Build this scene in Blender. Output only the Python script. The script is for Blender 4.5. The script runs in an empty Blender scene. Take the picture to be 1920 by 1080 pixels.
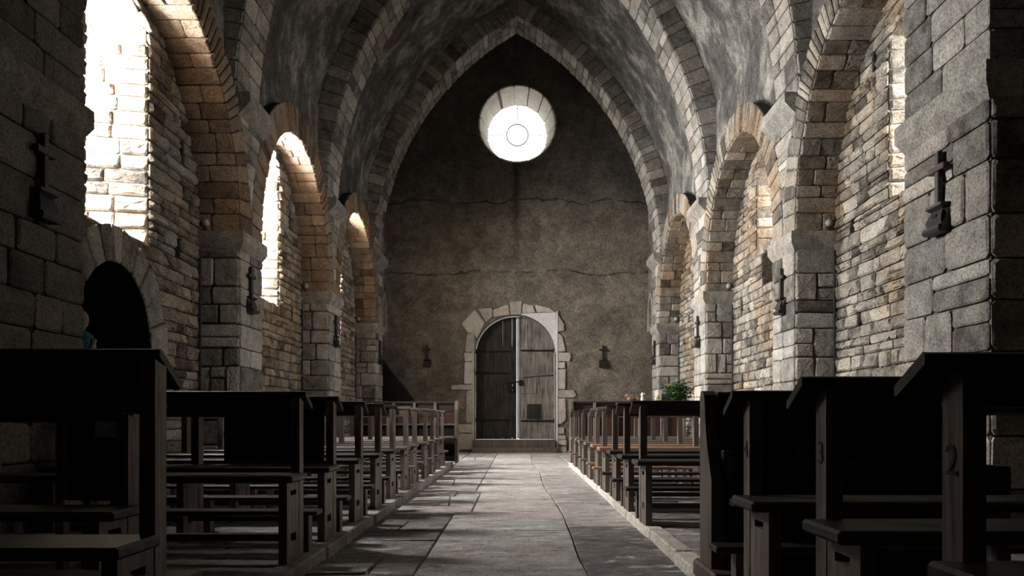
import bpy, math, random
from mathutils import Vector, noise
R=random.Random(7)
SC=bpy.context.scene
COL=SC.collection
PI=math.pi
F=1400.0
def lerp(a,b,t): return a+(b-a)*t
# ---------------------------------------------------------------- materials
def newmat(name):
    m=bpy.data.materials.new(name); m.use_nodes=True
    nt=m.node_tree; b=nt.nodes['Principled BSDF']
    return m,nt,b
def N(nt,t,**k):
    n=nt.nodes.new(t)
    for a,v in k.items(): setattr(n,a,v)
    return n
def ramp(nt,src,stops):
    r=N(nt,'ShaderNodeValToRGB')
    e=r.color_ramp.elements
    while len(e)<len(stops): e.new(.5)
    for i,(p,c) in enumerate(stops):
        e[i].position=p; e[i].color=(c[0],c[1],c[2],1)
    nt.links.new(src,r.inputs[0]); return r.outputs[0]
def noisetex(nt,scale,detail=6,rough=.6,vec=None,dist=0):
    n=N(nt,'ShaderNodeTexNoise'); n.inputs['Scale'].default_value=scale
    n.inputs['Detail'].default_value=detail; n.inputs['Roughness'].default_value=rough
    n.inputs['Distortion'].default_value=dist
    if vec: nt.links.new(vec,n.inputs['Vector'])
    return n.outputs[0]
def pos(nt,scale=(1,1,1)):
    g=N(nt,'ShaderNodeNewGeometry'); m=N(nt,'ShaderNodeMapping')
    m.inputs['Scale'].default_value=scale
    nt.links.new(g.outputs['Position'],m.inputs[0]); return m.outputs[0]
def objc(nt,scale=(1,1,1)):
    g=N(nt,'ShaderNodeTexCoord'); m=N(nt,'ShaderNodeMapping')
    m.inputs['Scale'].default_value=scale
    nt.links.new(g.outputs['Object'],m.inputs[0]); return m.outputs[0]
def math_(nt,op,a,b=None,clamp=False):
    n=N(nt,'ShaderNodeMath',operation=op); n.use_clamp=clamp
    for i,v in enumerate((a,b)):
        if v is None: continue
        if isinstance(v,(int,float)): n.inputs[i].default_value=v
        else: nt.links.new(v,n.inputs[i])
    return n.outputs[0]
def mixc(nt,f,a,b,mode='MIX'):
    n=N(nt,'ShaderNodeMix',data_type='RGBA',blend_type=mode)
    for s,v in ((0,f),(6,a),(7,b)):
        if isinstance(v,(int,float)): n.inputs[s].default_value=v
        elif isinstance(v,tuple): n.inputs[s].default_value=(v[0],v[1],v[2],1)
        else: nt.links.new(v,n.inputs[s])
    return n.outputs[2]
def bump(nt,b,h,strength=.5,dist=.02):
    n=N(nt,'ShaderNodeBump'); n.inputs['Strength'].default_value=strength; n.inputs['Distance'].default_value=dist
    nt.links.new(h,n.inputs['Height']); nt.links.new(n.outputs[0],b.inputs['Normal'])
def stone_mat(name,dark,light,warm,mortar,warmth=.5,bs=.5):
    m,nt,b=newmat(name)
    a=N(nt,'ShaderNodeAttribute',attribute_name='tone'); t=a.outputs['Fac']
    p=pos(nt)
    n1=noisetex(nt,7,8,.65,p); n2=noisetex(nt,1.1,3,.5,p); n3=noisetex(nt,60,6,.75,p)
    v=math_(nt,'ADD',t,math_(nt,'MULTIPLY',math_(nt,'SUBTRACT',n1,.5),1.5))
    c=ramp(nt,v,[(0,dark),(.45,tuple(lerp(x,y,.45) for x,y in zip(dark,light))),(1,light)])
    w=ramp(nt,n2,[(.42,(0,0,0)),(.62,(warmth,)*3)])
    c=mixc(nt,w,c,warm,'MULTIPLY')
    # pitting and lichen specks
    s=ramp(nt,n3,[(.36,(.28,)*3),(.5,(.95,)*3),(.66,(1.45,)*3)])
    c=mixc(nt,.85,c,s,'MULTIPLY')
    ism=math_(nt,'LESS_THAN',t,-.5)
    c=mixc(nt,ism,c,mortar)
    nt.links.new(c,b.inputs['Base Color'])
    b.inputs['Roughness'].default_value=.93; b.inputs['Specular IOR Level'].default_value=.2
    h=math_(nt,'ADD',math_(nt,'MULTIPLY',n1,1.0),math_(nt,'MULTIPLY',n3,.45))
    bump(nt,b,h,bs,.03)
    return m
ASH=stone_mat('ashlar_stone',(.075,.070,.062),(.42,.395,.355),(1,.88,.77),(.10,.09,.078),.5,.75)
RUB=stone_mat('rubble_stone',(.065,.058,.049),(.385,.345,.29),(1,.79,.60),(.075,.066,.056),.85,.8)
WARM=stone_mat('warm_lit_iron_stone',(.10,.073,.055),(.32,.25,.185),(1,.80,.62),(.05,.04,.03),.8,.8)  # iron-brown stone with warm bounced light mixed into its colour
DARKST=stone_mat('dark_stone',(.06,.056,.052),(.24,.22,.195),(1,.9,.8),(.04,.035,.03),.4,.7)  # darker stone: nearest left pier, east wall, statue pedestal
PALE=stone_mat('pale_dressed_stone',(.33,.30,.26),(.62,.58,.51),(1,.9,.8),(.12,.10,.085),.3,.4)
FLAG=stone_mat('flagstone',(.085,.075,.074),(.50,.47,.445),(1,.86,.82),(.012,.011,.010),.6,.9)
# flaked pale ridges of wear, and a sheen
_nt=FLAG.node_tree; _bb=_nt.nodes['Principled BSDF']; _src=_bb.inputs['Base Color'].links[0].from_socket
_w=noisetex(_nt,3.2,12,.78,pos(_nt,(1,2.6,1)),.5)
_f=ramp(_nt,_w,[(.38,(.85,)*3),(.46,(0,)*3),(.55,(0,)*3),(.62,(.9,)*3)])
_hi=ramp(_nt,_w,[(.49,(.05,.045,.043)),(.51,(.66,.635,.61))])
_nt.links.new(mixc(_nt,_f,_src,_hi),_bb.inputs['Base Color'])
_b=FLAG.node_tree.nodes['Principled BSDF']; _b.inputs['Specular IOR Level'].default_value=.5
_n=noisetex(FLAG.node_tree,3,6,.6,pos(FLAG.node_tree))
FLAG.node_tree.links.new(ramp(FLAG.node_tree,_n,[(.3,(.36,)*3),(.7,(.7,)*3)]),_b.inputs['Roughness'])
def plaster_mat(name,c0,c1,c2,streak,marks=False):
    m,nt,b=newmat(name)
    p=pos(nt,streak); p1=pos(nt)
    n1=noisetex(nt,1.6,8,.68,p,.4); n2=noisetex(nt,5,8,.7,p,.2); n3=noisetex(nt,45,5,.7,p1)
    v=math_(nt,'ADD',math_(nt,'MULTIPLY',n1,.55),math_(nt,'MULTIPLY',n2,.45))
    c=ramp(nt,v,[(.36,c0),(.5,c1),(.64,c2)])
    c=mixc(nt,.85,c,ramp(nt,n3,[(.36,(.45,)*3),(.64,(1.5,)*3)]),'MULTIPLY')
    h=math_(nt,'ADD',math_(nt,'MULTIPLY',n2,1.0),math_(nt,'MULTIPLY',n3,.35))
    if marks:
        sep=N(nt,'ShaderNodeSeparateXYZ'); nt.links.new(p1,sep.inputs[0])
        wob=math_(nt,'MULTIPLY',math_(nt,'SUBTRACT',noisetex(nt,1.3,6,.65,p1),.5),.55)
        z=math_(nt,'ADD',sep.outputs[2],wob)
        tot=None
        for z0 in (5.62,4.02):
            d=math_(nt,'ABSOLUTE',math_(nt,'SUBTRACT',z,z0))
            k=math_(nt,'SUBTRACT',1.0,math_(nt,'DIVIDE',d,.028),True)
            tot=k if tot is None else math_(nt,'MAXIMUM',tot,k)
        brk=ramp(nt,noisetex(nt,2.2,4,.6,p1),[(.36,(0,)*3),(.52,(1,)*3)])
        tot=math_(nt,'MULTIPLY',tot,brk)
        # damp streak that runs down from the round window
        xw=math_(nt,'ADD',sep.outputs[0],math_(nt,'MULTIPLY',math_(nt,'SUBTRACT',noisetex(nt,4,5,.6,p1),.5),.16))
        dx=math_(nt,'ABSOLUTE',math_(nt,'ADD',xw,.03))
        st=math_(nt,'SUBTRACT',1.0,math_(nt,'DIVIDE',dx,.13),True)
        up=ramp(nt,math_(nt,'DIVIDE',sep.outputs[2],8.0),[(.40,(0,)*3),(.52,(.25,)*3),(.72,(1,)*3),(.80,(1,)*3),(.84,(0,)*3)])
        st=math_(nt,'MULTIPLY',math_(nt,'MULTIPLY',st,up),.9)
        sm=math_(nt,'MULTIPLY',math_(nt,'MAXIMUM',tot,st),.85)
        c=mixc(nt,sm,c,(.02,.018,.016))
        # painted shade: plaster colour darkens and greys towards the top
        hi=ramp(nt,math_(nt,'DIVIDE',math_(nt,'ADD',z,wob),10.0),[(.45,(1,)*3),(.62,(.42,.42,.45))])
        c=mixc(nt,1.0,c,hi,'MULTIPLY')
        h=math_(nt,'SUBTRACT',h,math_(nt,'MULTIPLY',tot,.8))
    nt.links.new(c,b.inputs['Base Color']); b.inputs['Roughness'].default_value=.95
    b.inputs['Specular IOR Level'].default_value=.1
    bump(nt,b,h,.6,.04)
    return m
VAULTM=plaster_mat('vault_plaster',(.028,.027,.026),(.09,.085,.078),(.30,.283,.252),(.9,.9,.6))
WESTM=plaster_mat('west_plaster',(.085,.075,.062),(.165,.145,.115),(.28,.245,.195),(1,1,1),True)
def wood_mat(name,dark,light,axis=0,rough=.46,spec=.42):
    m,nt,b=newmat(name)
    s=[14,14,14]; s[axis]=.9
    p=objc(nt,tuple(s)); n1=noisetex(nt,2,6,.65,p,.6)
    n2=noisetex(nt,3,5,.6,objc(nt))
    v=math_(nt,'ADD',math_(nt,'MULTIPLY',n1,.7),math_(nt,'MULTIPLY',n2,.3))
    nt.links.new(ramp(nt,v,[(.36,dark),(.66,light)]),b.inputs['Base Color'])
    b.inputs['Roughness'].default_value=rough; b.inputs['Specular IOR Level'].default_value=spec
    bump(nt,b,n1,.35,.006)
    return m
WX=wood_mat('dark_oak_long',(.012,.010,.009),(.045,.036,.031),0)
WZ=wood_mat('dark_oak_upright',(.03,.023,.02),(.30,.235,.205),2)
WXL=wood_mat('honey_oak_long',(.16,.085,.05),(.33,.19,.11),0)
WXG=wood_mat('worn_oak_long',(.05,.040,.034),(.17,.14,.115),0)
WZG=wood_mat('worn_oak_upright',(.05,.038,.032),(.16,.125,.10),2)
WRED=wood_mat('red_brown_panel',(.030,.013,.010),(.075,.034,.026),0)
WBLK=wood_mat('black_oak_panel',(.006,.005,.005),(.022,.017,.015),2,.6,.15)
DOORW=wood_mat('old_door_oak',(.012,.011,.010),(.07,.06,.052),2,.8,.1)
DOORP=wood_mat('lit_door_oak',(.06,.053,.048),(.36,.325,.29),2,.8,.1)  # paler copy of the door oak: light on the right leaf as colour
def flat(name,c,r=.6,metal=0,spec=.4):
    m,nt,b=newmat(name); n=noisetex(nt,30,4,.6,objc(nt))
    nt.links.new(ramp(nt,n,[(.3,tuple(x*.75 for x in c)),(.7,c)]),b.inputs['Base Color'])
    b.inputs['Roughness'].default_value=r; b.inputs['Metallic'].default_value=metal; b.inputs['Specular IOR Level'].default_value=spec
    return m
IRON=flat('black_iron',(.02,.019,.019),.5,.6)
CROSSM=flat('dark_cross_wood',(.022,.017,.017),.5)
PAINTN=flat('dark_blue_paint',(.008,.012,.03),.6)
PIPE=flat('black_conduit',(.012,.012,.012),.6)
LAMPM=flat('grey_lamp_housing',(.35,.34,.33),.35)
PAPER=flat('paper_sheet',(.66,.73,.92),.9)
LEAF=flat('green_leaf',(.03,.09,.022),.6)
YEL=flat('yellow_petal',(.62,.48,.05),.6)
PINK=flat('pink_petal',(.60,.20,.18),.6)
ORG=flat('orange_petal',(.55,.27,.10),.6)
PURP=flat('purple_petal',(.16,.08,.18),.6)
WHITE=flat('white_marble',(.65,.63,.6),.5)
TEAL=flat('teal_robe',(.02,.12,.13),.7)
SKINP=flat('pale_carved_stone',(.22,.19,.17),.8)
TERRA=flat('terracotta_pot',(.20,.09,.05),.8)
LEAD=flat('lead_line',(.10,.10,.11),.6)
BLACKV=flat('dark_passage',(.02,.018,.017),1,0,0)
LITST=flat('sunlit_pale_stone',(.72,.68,.70),.9)  # pale colour stands in for sunlight on door spandrel and jamb
def emis(name,c,s,transp=0):
    m=bpy.data.materials.new(name); m.use_nodes=True; nt=m.node_tree; nt.nodes.clear()
    o=N(nt,'ShaderNodeOutputMaterial'); e=N(nt,'ShaderNodeEmission'); e.inputs[0].default_value=(*c,1); e.inputs[1].default_value=s
    if transp:
        t=N(nt,'ShaderNodeBsdfTransparent'); x=N(nt,'ShaderNodeMixShader'); x.inputs[0].default_value=transp
        nt.links.new(e.outputs[0],x.inputs[1]); nt.links.new(t.outputs[0],x.inputs[2]); nt.links.new(x.outputs[0],o.inputs[0])
    else: nt.links.new(e.outputs[0],o.inputs[0])
    return m
SKYG=emis('bright_window_glass',(1,.97,.92),6,.85)
ROSE=emis('daylit_white_glass',(1,1,1),2.2)
# ---------------------------------------------------------------- mesh builder
class MB:
    def __init__(s): s.v=[]; s.f=[]; s.t=[]
    def add(s,vs,fs,tone=.5):
        o=len(s.v); s.v+= [tuple(v) for v in vs]; s.f+=[tuple(i+o for i in f) for f in fs]; s.t+=[tone]*len(vs)
    def box(s,x0,x1,y0,y1,z0,z1,tone=.5,ch=0):
        if ch<=0:
            vs=[(x,y,z) for z in (z0,z1) for y in (y0,y1) for x in (x0,x1)]
            s.add(vs,[(0,2,3,1),(4,5,7,6),(0,1,5,4),(2,6,7,3),(0,4,6,2),(1,3,7,5)],tone)
        else:
            import bmesh
            bm=bmesh.new(); bmesh.ops.create_cube(bm,size=1)
            for v in bm.verts: v.co=Vector((lerp(x0,x1,v.co.x+.5),lerp(y0,y1,v.co.y+.5),lerp(z0,z1,v.co.z+.5)))
            bmesh.ops.bevel(bm,geom=bm.edges[:],offset=ch,segments=1,affect='EDGES')
            bm.verts.index_update()
            s.add([v.co[:] for v in bm.verts],[tuple(v.index for v in f.verts) for f in bm.faces],tone); bm.free()
    def prism(s,pts,fn,w0,w1,tone=.5):
        # pts: 2D polygon; fn(u,v,w)->3D
        n=len(pts)
        vs=[fn(u,v,w0) for u,v in pts]+[fn(u,v,w1) for u,v in pts]
        s.add(vs,[tuple(range(n)),tuple(range(2*n-1,n-1,-1))]+[(i,i+n,(i+1)%n+n,(i+1)%n) for i in range(n)],tone)
    def tube(s,path,r,n=8,tone=.5,closed=False):
        rings=[]; P=[Vector(p) for p in path]; k=len(P); o=[]
        for i,p in enumerate(P):
            d=(P[min(i+1,k-1)]-P[max(i-1,0)])
            if closed: d=P[(i+1)%k]-P[(i-1)%k]
            d.normalize(); a=d.orthogonal() if abs(d.z)>.9 else d.cross(Vector((0,0,1)));a.normalize(); b=d.cross(a)
            rr=r[i] if isinstance(r,(list,tuple)) else r
            o+=[p+a*rr*math.cos(2*PI*j/n)+b*rr*math.sin(2*PI*j/n) for j in range(n)]
        fs=[]
        for i in range(k if closed else k-1):
            for j in range(n):
                fs.append((i*n+j,i*n+(j+1)%n,((i+1)%k)*n+(j+1)%n,((i+1)%k)*n+j))
        if not closed: fs+=[tuple(range(n-1,-1,-1)),tuple(range((k-1)*n,k*n))]
        s.add(o,fs,tone)
    def lathe(s,c,prof,n=16,tone=.5,sx=1,sy=1):
        o=[]; k=len(prof)
        for r,z in prof:
            o+=[(c[0]+sx*r*math.cos(2*PI*j/n),c[1]+sy*r*math.sin(2*PI*j/n),c[2]+z) for j in range(n)]
        fs=[(i*n+j,i*n+(j+1)%n,(i+1)*n+(j+1)%n,(i+1)*n+j) for i in range(k-1) for j in range(n)]
        fs+=[tuple(range(n-1,-1,-1)),tuple(range((k-1)*n,k*n))]
        s.add(o,fs,tone)
    def build(s,name,mat,parent=None,smooth=False,loc=None,recalc=True):
        me=bpy.data.meshes.new(name)
        vs=s.v
        if loc: vs=[(x-loc[0],y-loc[1],z-loc[2]) for x,y,z in vs]
        me.from_pydata(vs,[],s.f)
        a=me.attributes.new('tone','FLOAT','POINT'); a.data.foreach_set('value',s.t)
        if recalc:
            import bmesh
            bm=bmesh.new(); bm.from_mesh(me); bmesh.ops.recalc_face_normals(bm,faces=bm.faces[:]); bm.to_mesh(me); bm.free()
        if smooth:
            me.polygons.foreach_set('use_smooth',[True]*len(me.polygons))
        me.materials.append(mat); me.update()
        o=bpy.data.objects.new(name,me); COL.objects.link(o)
        if loc: o.location=loc
        if parent:
            o.parent=parent
        return o
def struct(o,label=None):
    o['kind']='structure'
    if label: o['label']=label
    return o
def tag(o,label,cat,group=None):
    o['label']=label; o['category']=cat
    if group: o['group']=group
    return o
def empty(name,loc=(0,0,0)):
    e=bpy.data.objects.new(name,None); COL.objects.link(e); e.location=loc; e.empty_display_size=.1; return e
# ---------------------------------------------------------------- masonry
UNIT0=[(-.86,-1),(-.3,-1),(.35,-1),(.88,-1),(1,-.78),(1,.1),(1,.8),(.85,1),(.2,1),(-.35,1),(-.88,1),(-1,.8),(-1,-.05),(-1,-.8)]
USL=[(-.985,-1),(-.5,-1),(0,-1),(.5,-1),(.985,-1),(1,-.98),(1,-.4),(1,.3),(1,.98),(.985,1),(.5,1),(0,1),(-.5,1),(-.985,1),(-1,.98),(-1,.4),(-1,-.4),(-1,-.98)]
def stone(m,P,q,t=.02,inset=.012,rnd=R,rough=1.0,tone=None,unit=None):
    UNIT=unit or UNIT0
    (a,b,c,d)=q
    def bil(s,r):
        s=(s+1)/2; r=(r+1)/2
        return (lerp(lerp(a[0],b[0],s),lerp(d[0],c[0],s),r),lerp(lerp(a[1],b[1],s),lerp(d[1],c[1],s),r))
    w=max(1e-4,.5*(abs(b[0]-a[0])+abs(c[0]-d[0]))); h=max(1e-4,.5*(abs(d[1]-a[1])+abs(c[1]-b[1])))
    if w<.025 or h<.02: return
    ins=min(inset,.25*min(w,h)); fs=1-2*ins/w; fr=1-2*ins/h
    tt=t*rnd.uniform(.7,1.3)
    if tone is None: tone=min(1,max(0,rnd.gauss(.5,.22)))
    n=len(UNIT); j=.004*rough
    base=[];mid=[];top=[];inn=[]
    tilt=(rnd.uniform(-.25,.25)*tt*rough,rnd.uniform(-.25,.25)*tt*rough)
    for (s,r) in UNIT:
        ju,jv=rnd.uniform(-j,j),rnd.uniform(-j,j)
        u,v=bil(s,r); base.append(P(u,v,-.012))
        mid.append(P(u+ju*.6,v+jv*.6,tt*.55))
        u,v=bil(s*fs,r*fr); top.append(P(u+ju,v+jv,tt+tilt[0]*s+tilt[1]*r+rnd.uniform(-.2,.2)*tt*.4*rough))
        u,v=bil(s*.5,r*.5); inn.append(P(u+ju*2,v+jv*2,tt*1.08+tilt[0]*s*.5+tilt[1]*r*.5+rnd.uniform(-.3,.3)*tt*.5*rough))
    u,v=bil(0,0); cen=P(u,v,tt*1.1)
    vs=base+mid+top+inn+[cen]
    f=[]
    for k in range(3):
        for i in range(n):
            f.append((k*n+i,k*n+(i+1)%n,(k+1)*n+(i+1)%n,(k+1)*n+i))
    f+=[(3*n+i,3*n+(i+1)%n,4*n) for i in range(n)]
    m.add(vs,f,tone)
def courses(v0,v1,hr,rnd=R):
    c=[v0]
    while c[-1]<v1-hr[0]*.9:
        c.append(c[-1]+rnd.uniform(*hr))
    if v1-c[-1]>hr[0]*.5: c.append(v1)
    else: c[-1]=v1
    return c
def masonry(m,P,u0,u1,v0,v1,hr,wr,gap=.008,t=.02,inset=.012,iv=None,wob=0,rnd=R,rough=1,split=.12,cs=None,tonefn=None,endgap=0):
    cs=cs or courses(v0,v1,hr,rnd)
    sd=rnd.uniform(0,100)
    def line(k,u):
        if wob<=0 or k==0 or k==len(cs)-1: return cs[k]
        return cs[k]+wob*(noise.noise((u*1.1,k*7.3,sd))*1.0+.4*noise.noise((u*4,k*3.1,sd+9)))
    for k in range(len(cs)-1):
        va,vb=cs[k],cs[k+1]
        ints=iv(va,vb) if iv else [((u0,u0),(u1,u1))]
        for (La,Lb),(Ra,Rb) in ints:
            W=.5*(Ra+Rb)-.5*(La+Lb)
            if min(Ra-La,Rb-Lb)<.02: continue
            cuts=[0]
            while cuts[-1]<W: cuts.append(cuts[-1]+rnd.uniform(*wr))
            if len(cuts)>2 and cuts[-1]-W>(cuts[-1]-cuts[-2])*.5: cuts.pop()
            sc=W/cuts[-1]; cuts=[c*sc/W for c in cuts]
            for i in range(len(cuts)-1):
                f0,f1=cuts[i],cuts[i+1]
                jt=0 if i==0 else rnd.uniform(-.008,.008)*rough
                ua0=lerp(La,Ra,f0)+gap/2; ua1=lerp(La,Ra,f1)-gap/2
                ub0=lerp(Lb,Rb,f0)+gap/2+jt; ub1=lerp(Lb,Rb,f1)-gap/2+jt
                if i==0: ua0-=gap/2-endgap; ub0-=gap/2-endgap
                if i==len(cuts)-2: ua1+=gap/2-endgap; ub1+=gap/2-endgap-jt
                g=gap/2
                y=lambda kk,u,sg: line(kk,u)+sg*g
                tn=tonefn(.5*(ua0+ua1),.5*(va+vb)) if tonefn else None
                if (vb-va)>.14 and rnd.random()<split:
                    mm=rnd.uniform(.4,.6)
                    la0=y(k,ua0,1);la1=y(k,ua1,1);lb0=y(k+1,ub0,-1);lb1=y(k+1,ub1,-1)
                    um0=lerp(ua0,ub0,mm);um1=lerp(ua1,ub1,mm)
                    stone(m,P,[(ua0,la0),(ua1,la1),(um1,lerp(la1,lb1,mm)-g),(um0,lerp(la0,lb0,mm)-g)],t,inset,rnd,rough,tn)
                    stone(m,P,[(um0,lerp(la0,lb0,mm)+g),(um1,lerp(la1,lb1,mm)+g),(ub1,lb1),(ub0,lb0)],t,inset,rnd,rough,tn)
                else:
                    stone(m,P,[(ua0,y(k,ua0,1)),(ua1,y(k,ua1,1)),(ub1,y(k+1,ub1,-1)),(ub0,y(k+1,ub0,-1))],t,inset,rnd,rough,tn)
def colwall(m,P,us,solid,w=0,tone=-1,vsteps=1):
    us=sorted(set(round(u,5) for u in us)); e=1e-4
    for a,b in zip(us,us[1:]):
        if b-a<2e-4: continue
        A=solid(a+e); B=solid(b-e)
        if len(A)!=len(B): continue
        for (p,q),(r,s) in zip(A,B):
            if q-p<1e-5 and s-r<1e-5: continue
            for k in range(vsteps):
                t0=k/vsteps;t1=(k+1)/vsteps
                m.add([P(a,lerp(p,q,t0),w),P(b,lerp(r,s,t0),w),P(b,lerp(r,s,t1),w),P(a,lerp(p,q,t1),w)],[(0,1,2,3)],tone)
# ---------------------------------------------------------------- dimensions
XI=2.9; XR=3.34; XO=4.15
PIERS=[(4.1,5.0),(7.79,8.45),(11.47,12.19),(15.26,15.98)]
BAYS=[(5.0,7.79),(8.45,11.47),(12.19,15.26)]
BAYSL=[(4.72,7.79)]+BAYS[1:]; PIERSL=[(3.80,4.72)]+PIERS[1:]
YW=16.7; SPR=2.7; ARB=1.80; RING=.33
CC=2.78; RIN=5.72; ROUT=6.05; VS=4.0
def bayc(b): return (b[0]+b[1])/2,(b[1]-b[0])/2
def ell(b,t,off=0):
    c,a=bayc(b); bb=ARB
    nx,ny=math.cos(t)/a,math.sin(t)/bb; l=math.hypot(nx,ny)
    return (c+a*math.cos(t)+off*nx/l, SPR+bb*math.sin(t)+off*ny/l)
def intr(b,y):
    c,a=bayc(b); k=1-((y-c)/a)**2
    return SPR+ARB*math.sqrt(max(0,k))
# extrados height as a function of y (sampled)
def extr_table(b,off=RING):
    return sorted(ell(b,PI*i/80,off) for i in range(81))
EXT={b:extr_table(b) for b in BAYS+BAYSL}
def extr(b,y):
    T=EXT[b]
    if y<=T[0][0] or y>=T[-1][0]: return SPR
    for p,q in zip(T,T[1:]):
        if p[0]<=y<=q[0]: return lerp(p[1],q[1],(y-p[0])/max(1e-6,q[0]-p[0]))
    return SPR
def vaultx(z):
    return math.sqrt(max(0,ROUT**2-(z-VS)**2))-CC
# windows: (side, bay, centre, inner half, sill, spring, rise)
WIN={}
for i,b in enumerate(BAYS):
    c,a=bayc(b)
    WIN[(-1,i)]=dict(c=[6.25,9.95,13.55][i],hw=.5,sill=2.32,spr=4.12,rise=.3,ohw=.34,osill=2.46,ospr=4.0)
    WIN[(1,i)]=dict(c=[6.2,9.95,13.55][i],hw=[.5,.45,.45][i],sill=[2.72,3.1,2.8][i],spr=[4.05,4.0,3.9][i],rise=.3,ohw=.30,osill=[2.85,3.2,2.95][i],ospr=3.95)
DOORL=dict(c=6.15,hw=.58,spr=1.32,rise=.72,ring=.31)
HOLES={(-1,0):[(7.25,7.37,2.33,2.52),(7.22,7.34,.93,1.1),(7.35,7.45,3.3,3.5)],(-1,1):[(10.95,11.05,2.2,2.4),(10.9,11.0,1.0,1.17),(10.85,10.95,3.6,3.8)],
       (-1,2):[(14.75,14.85,2.2,2.38),(14.7,14.8,.95,1.12)],
       (1,0):[(7.35,7.47,2.6,2.74),(7.2,7.3,1.63,1.79),(6.9,7.0,4.0,4.2)],(1,1):[(11.0,11.1,2.35,2.5),(10.95,11.05,1.2,1.35),(10.9,11.0,3.55,3.75),(9.62,10.14,2.5,2.98)],
       (1,2):[(14.75,14.85,2.1,2.28),(14.7,14.8,1.0,1.17)]}
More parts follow.
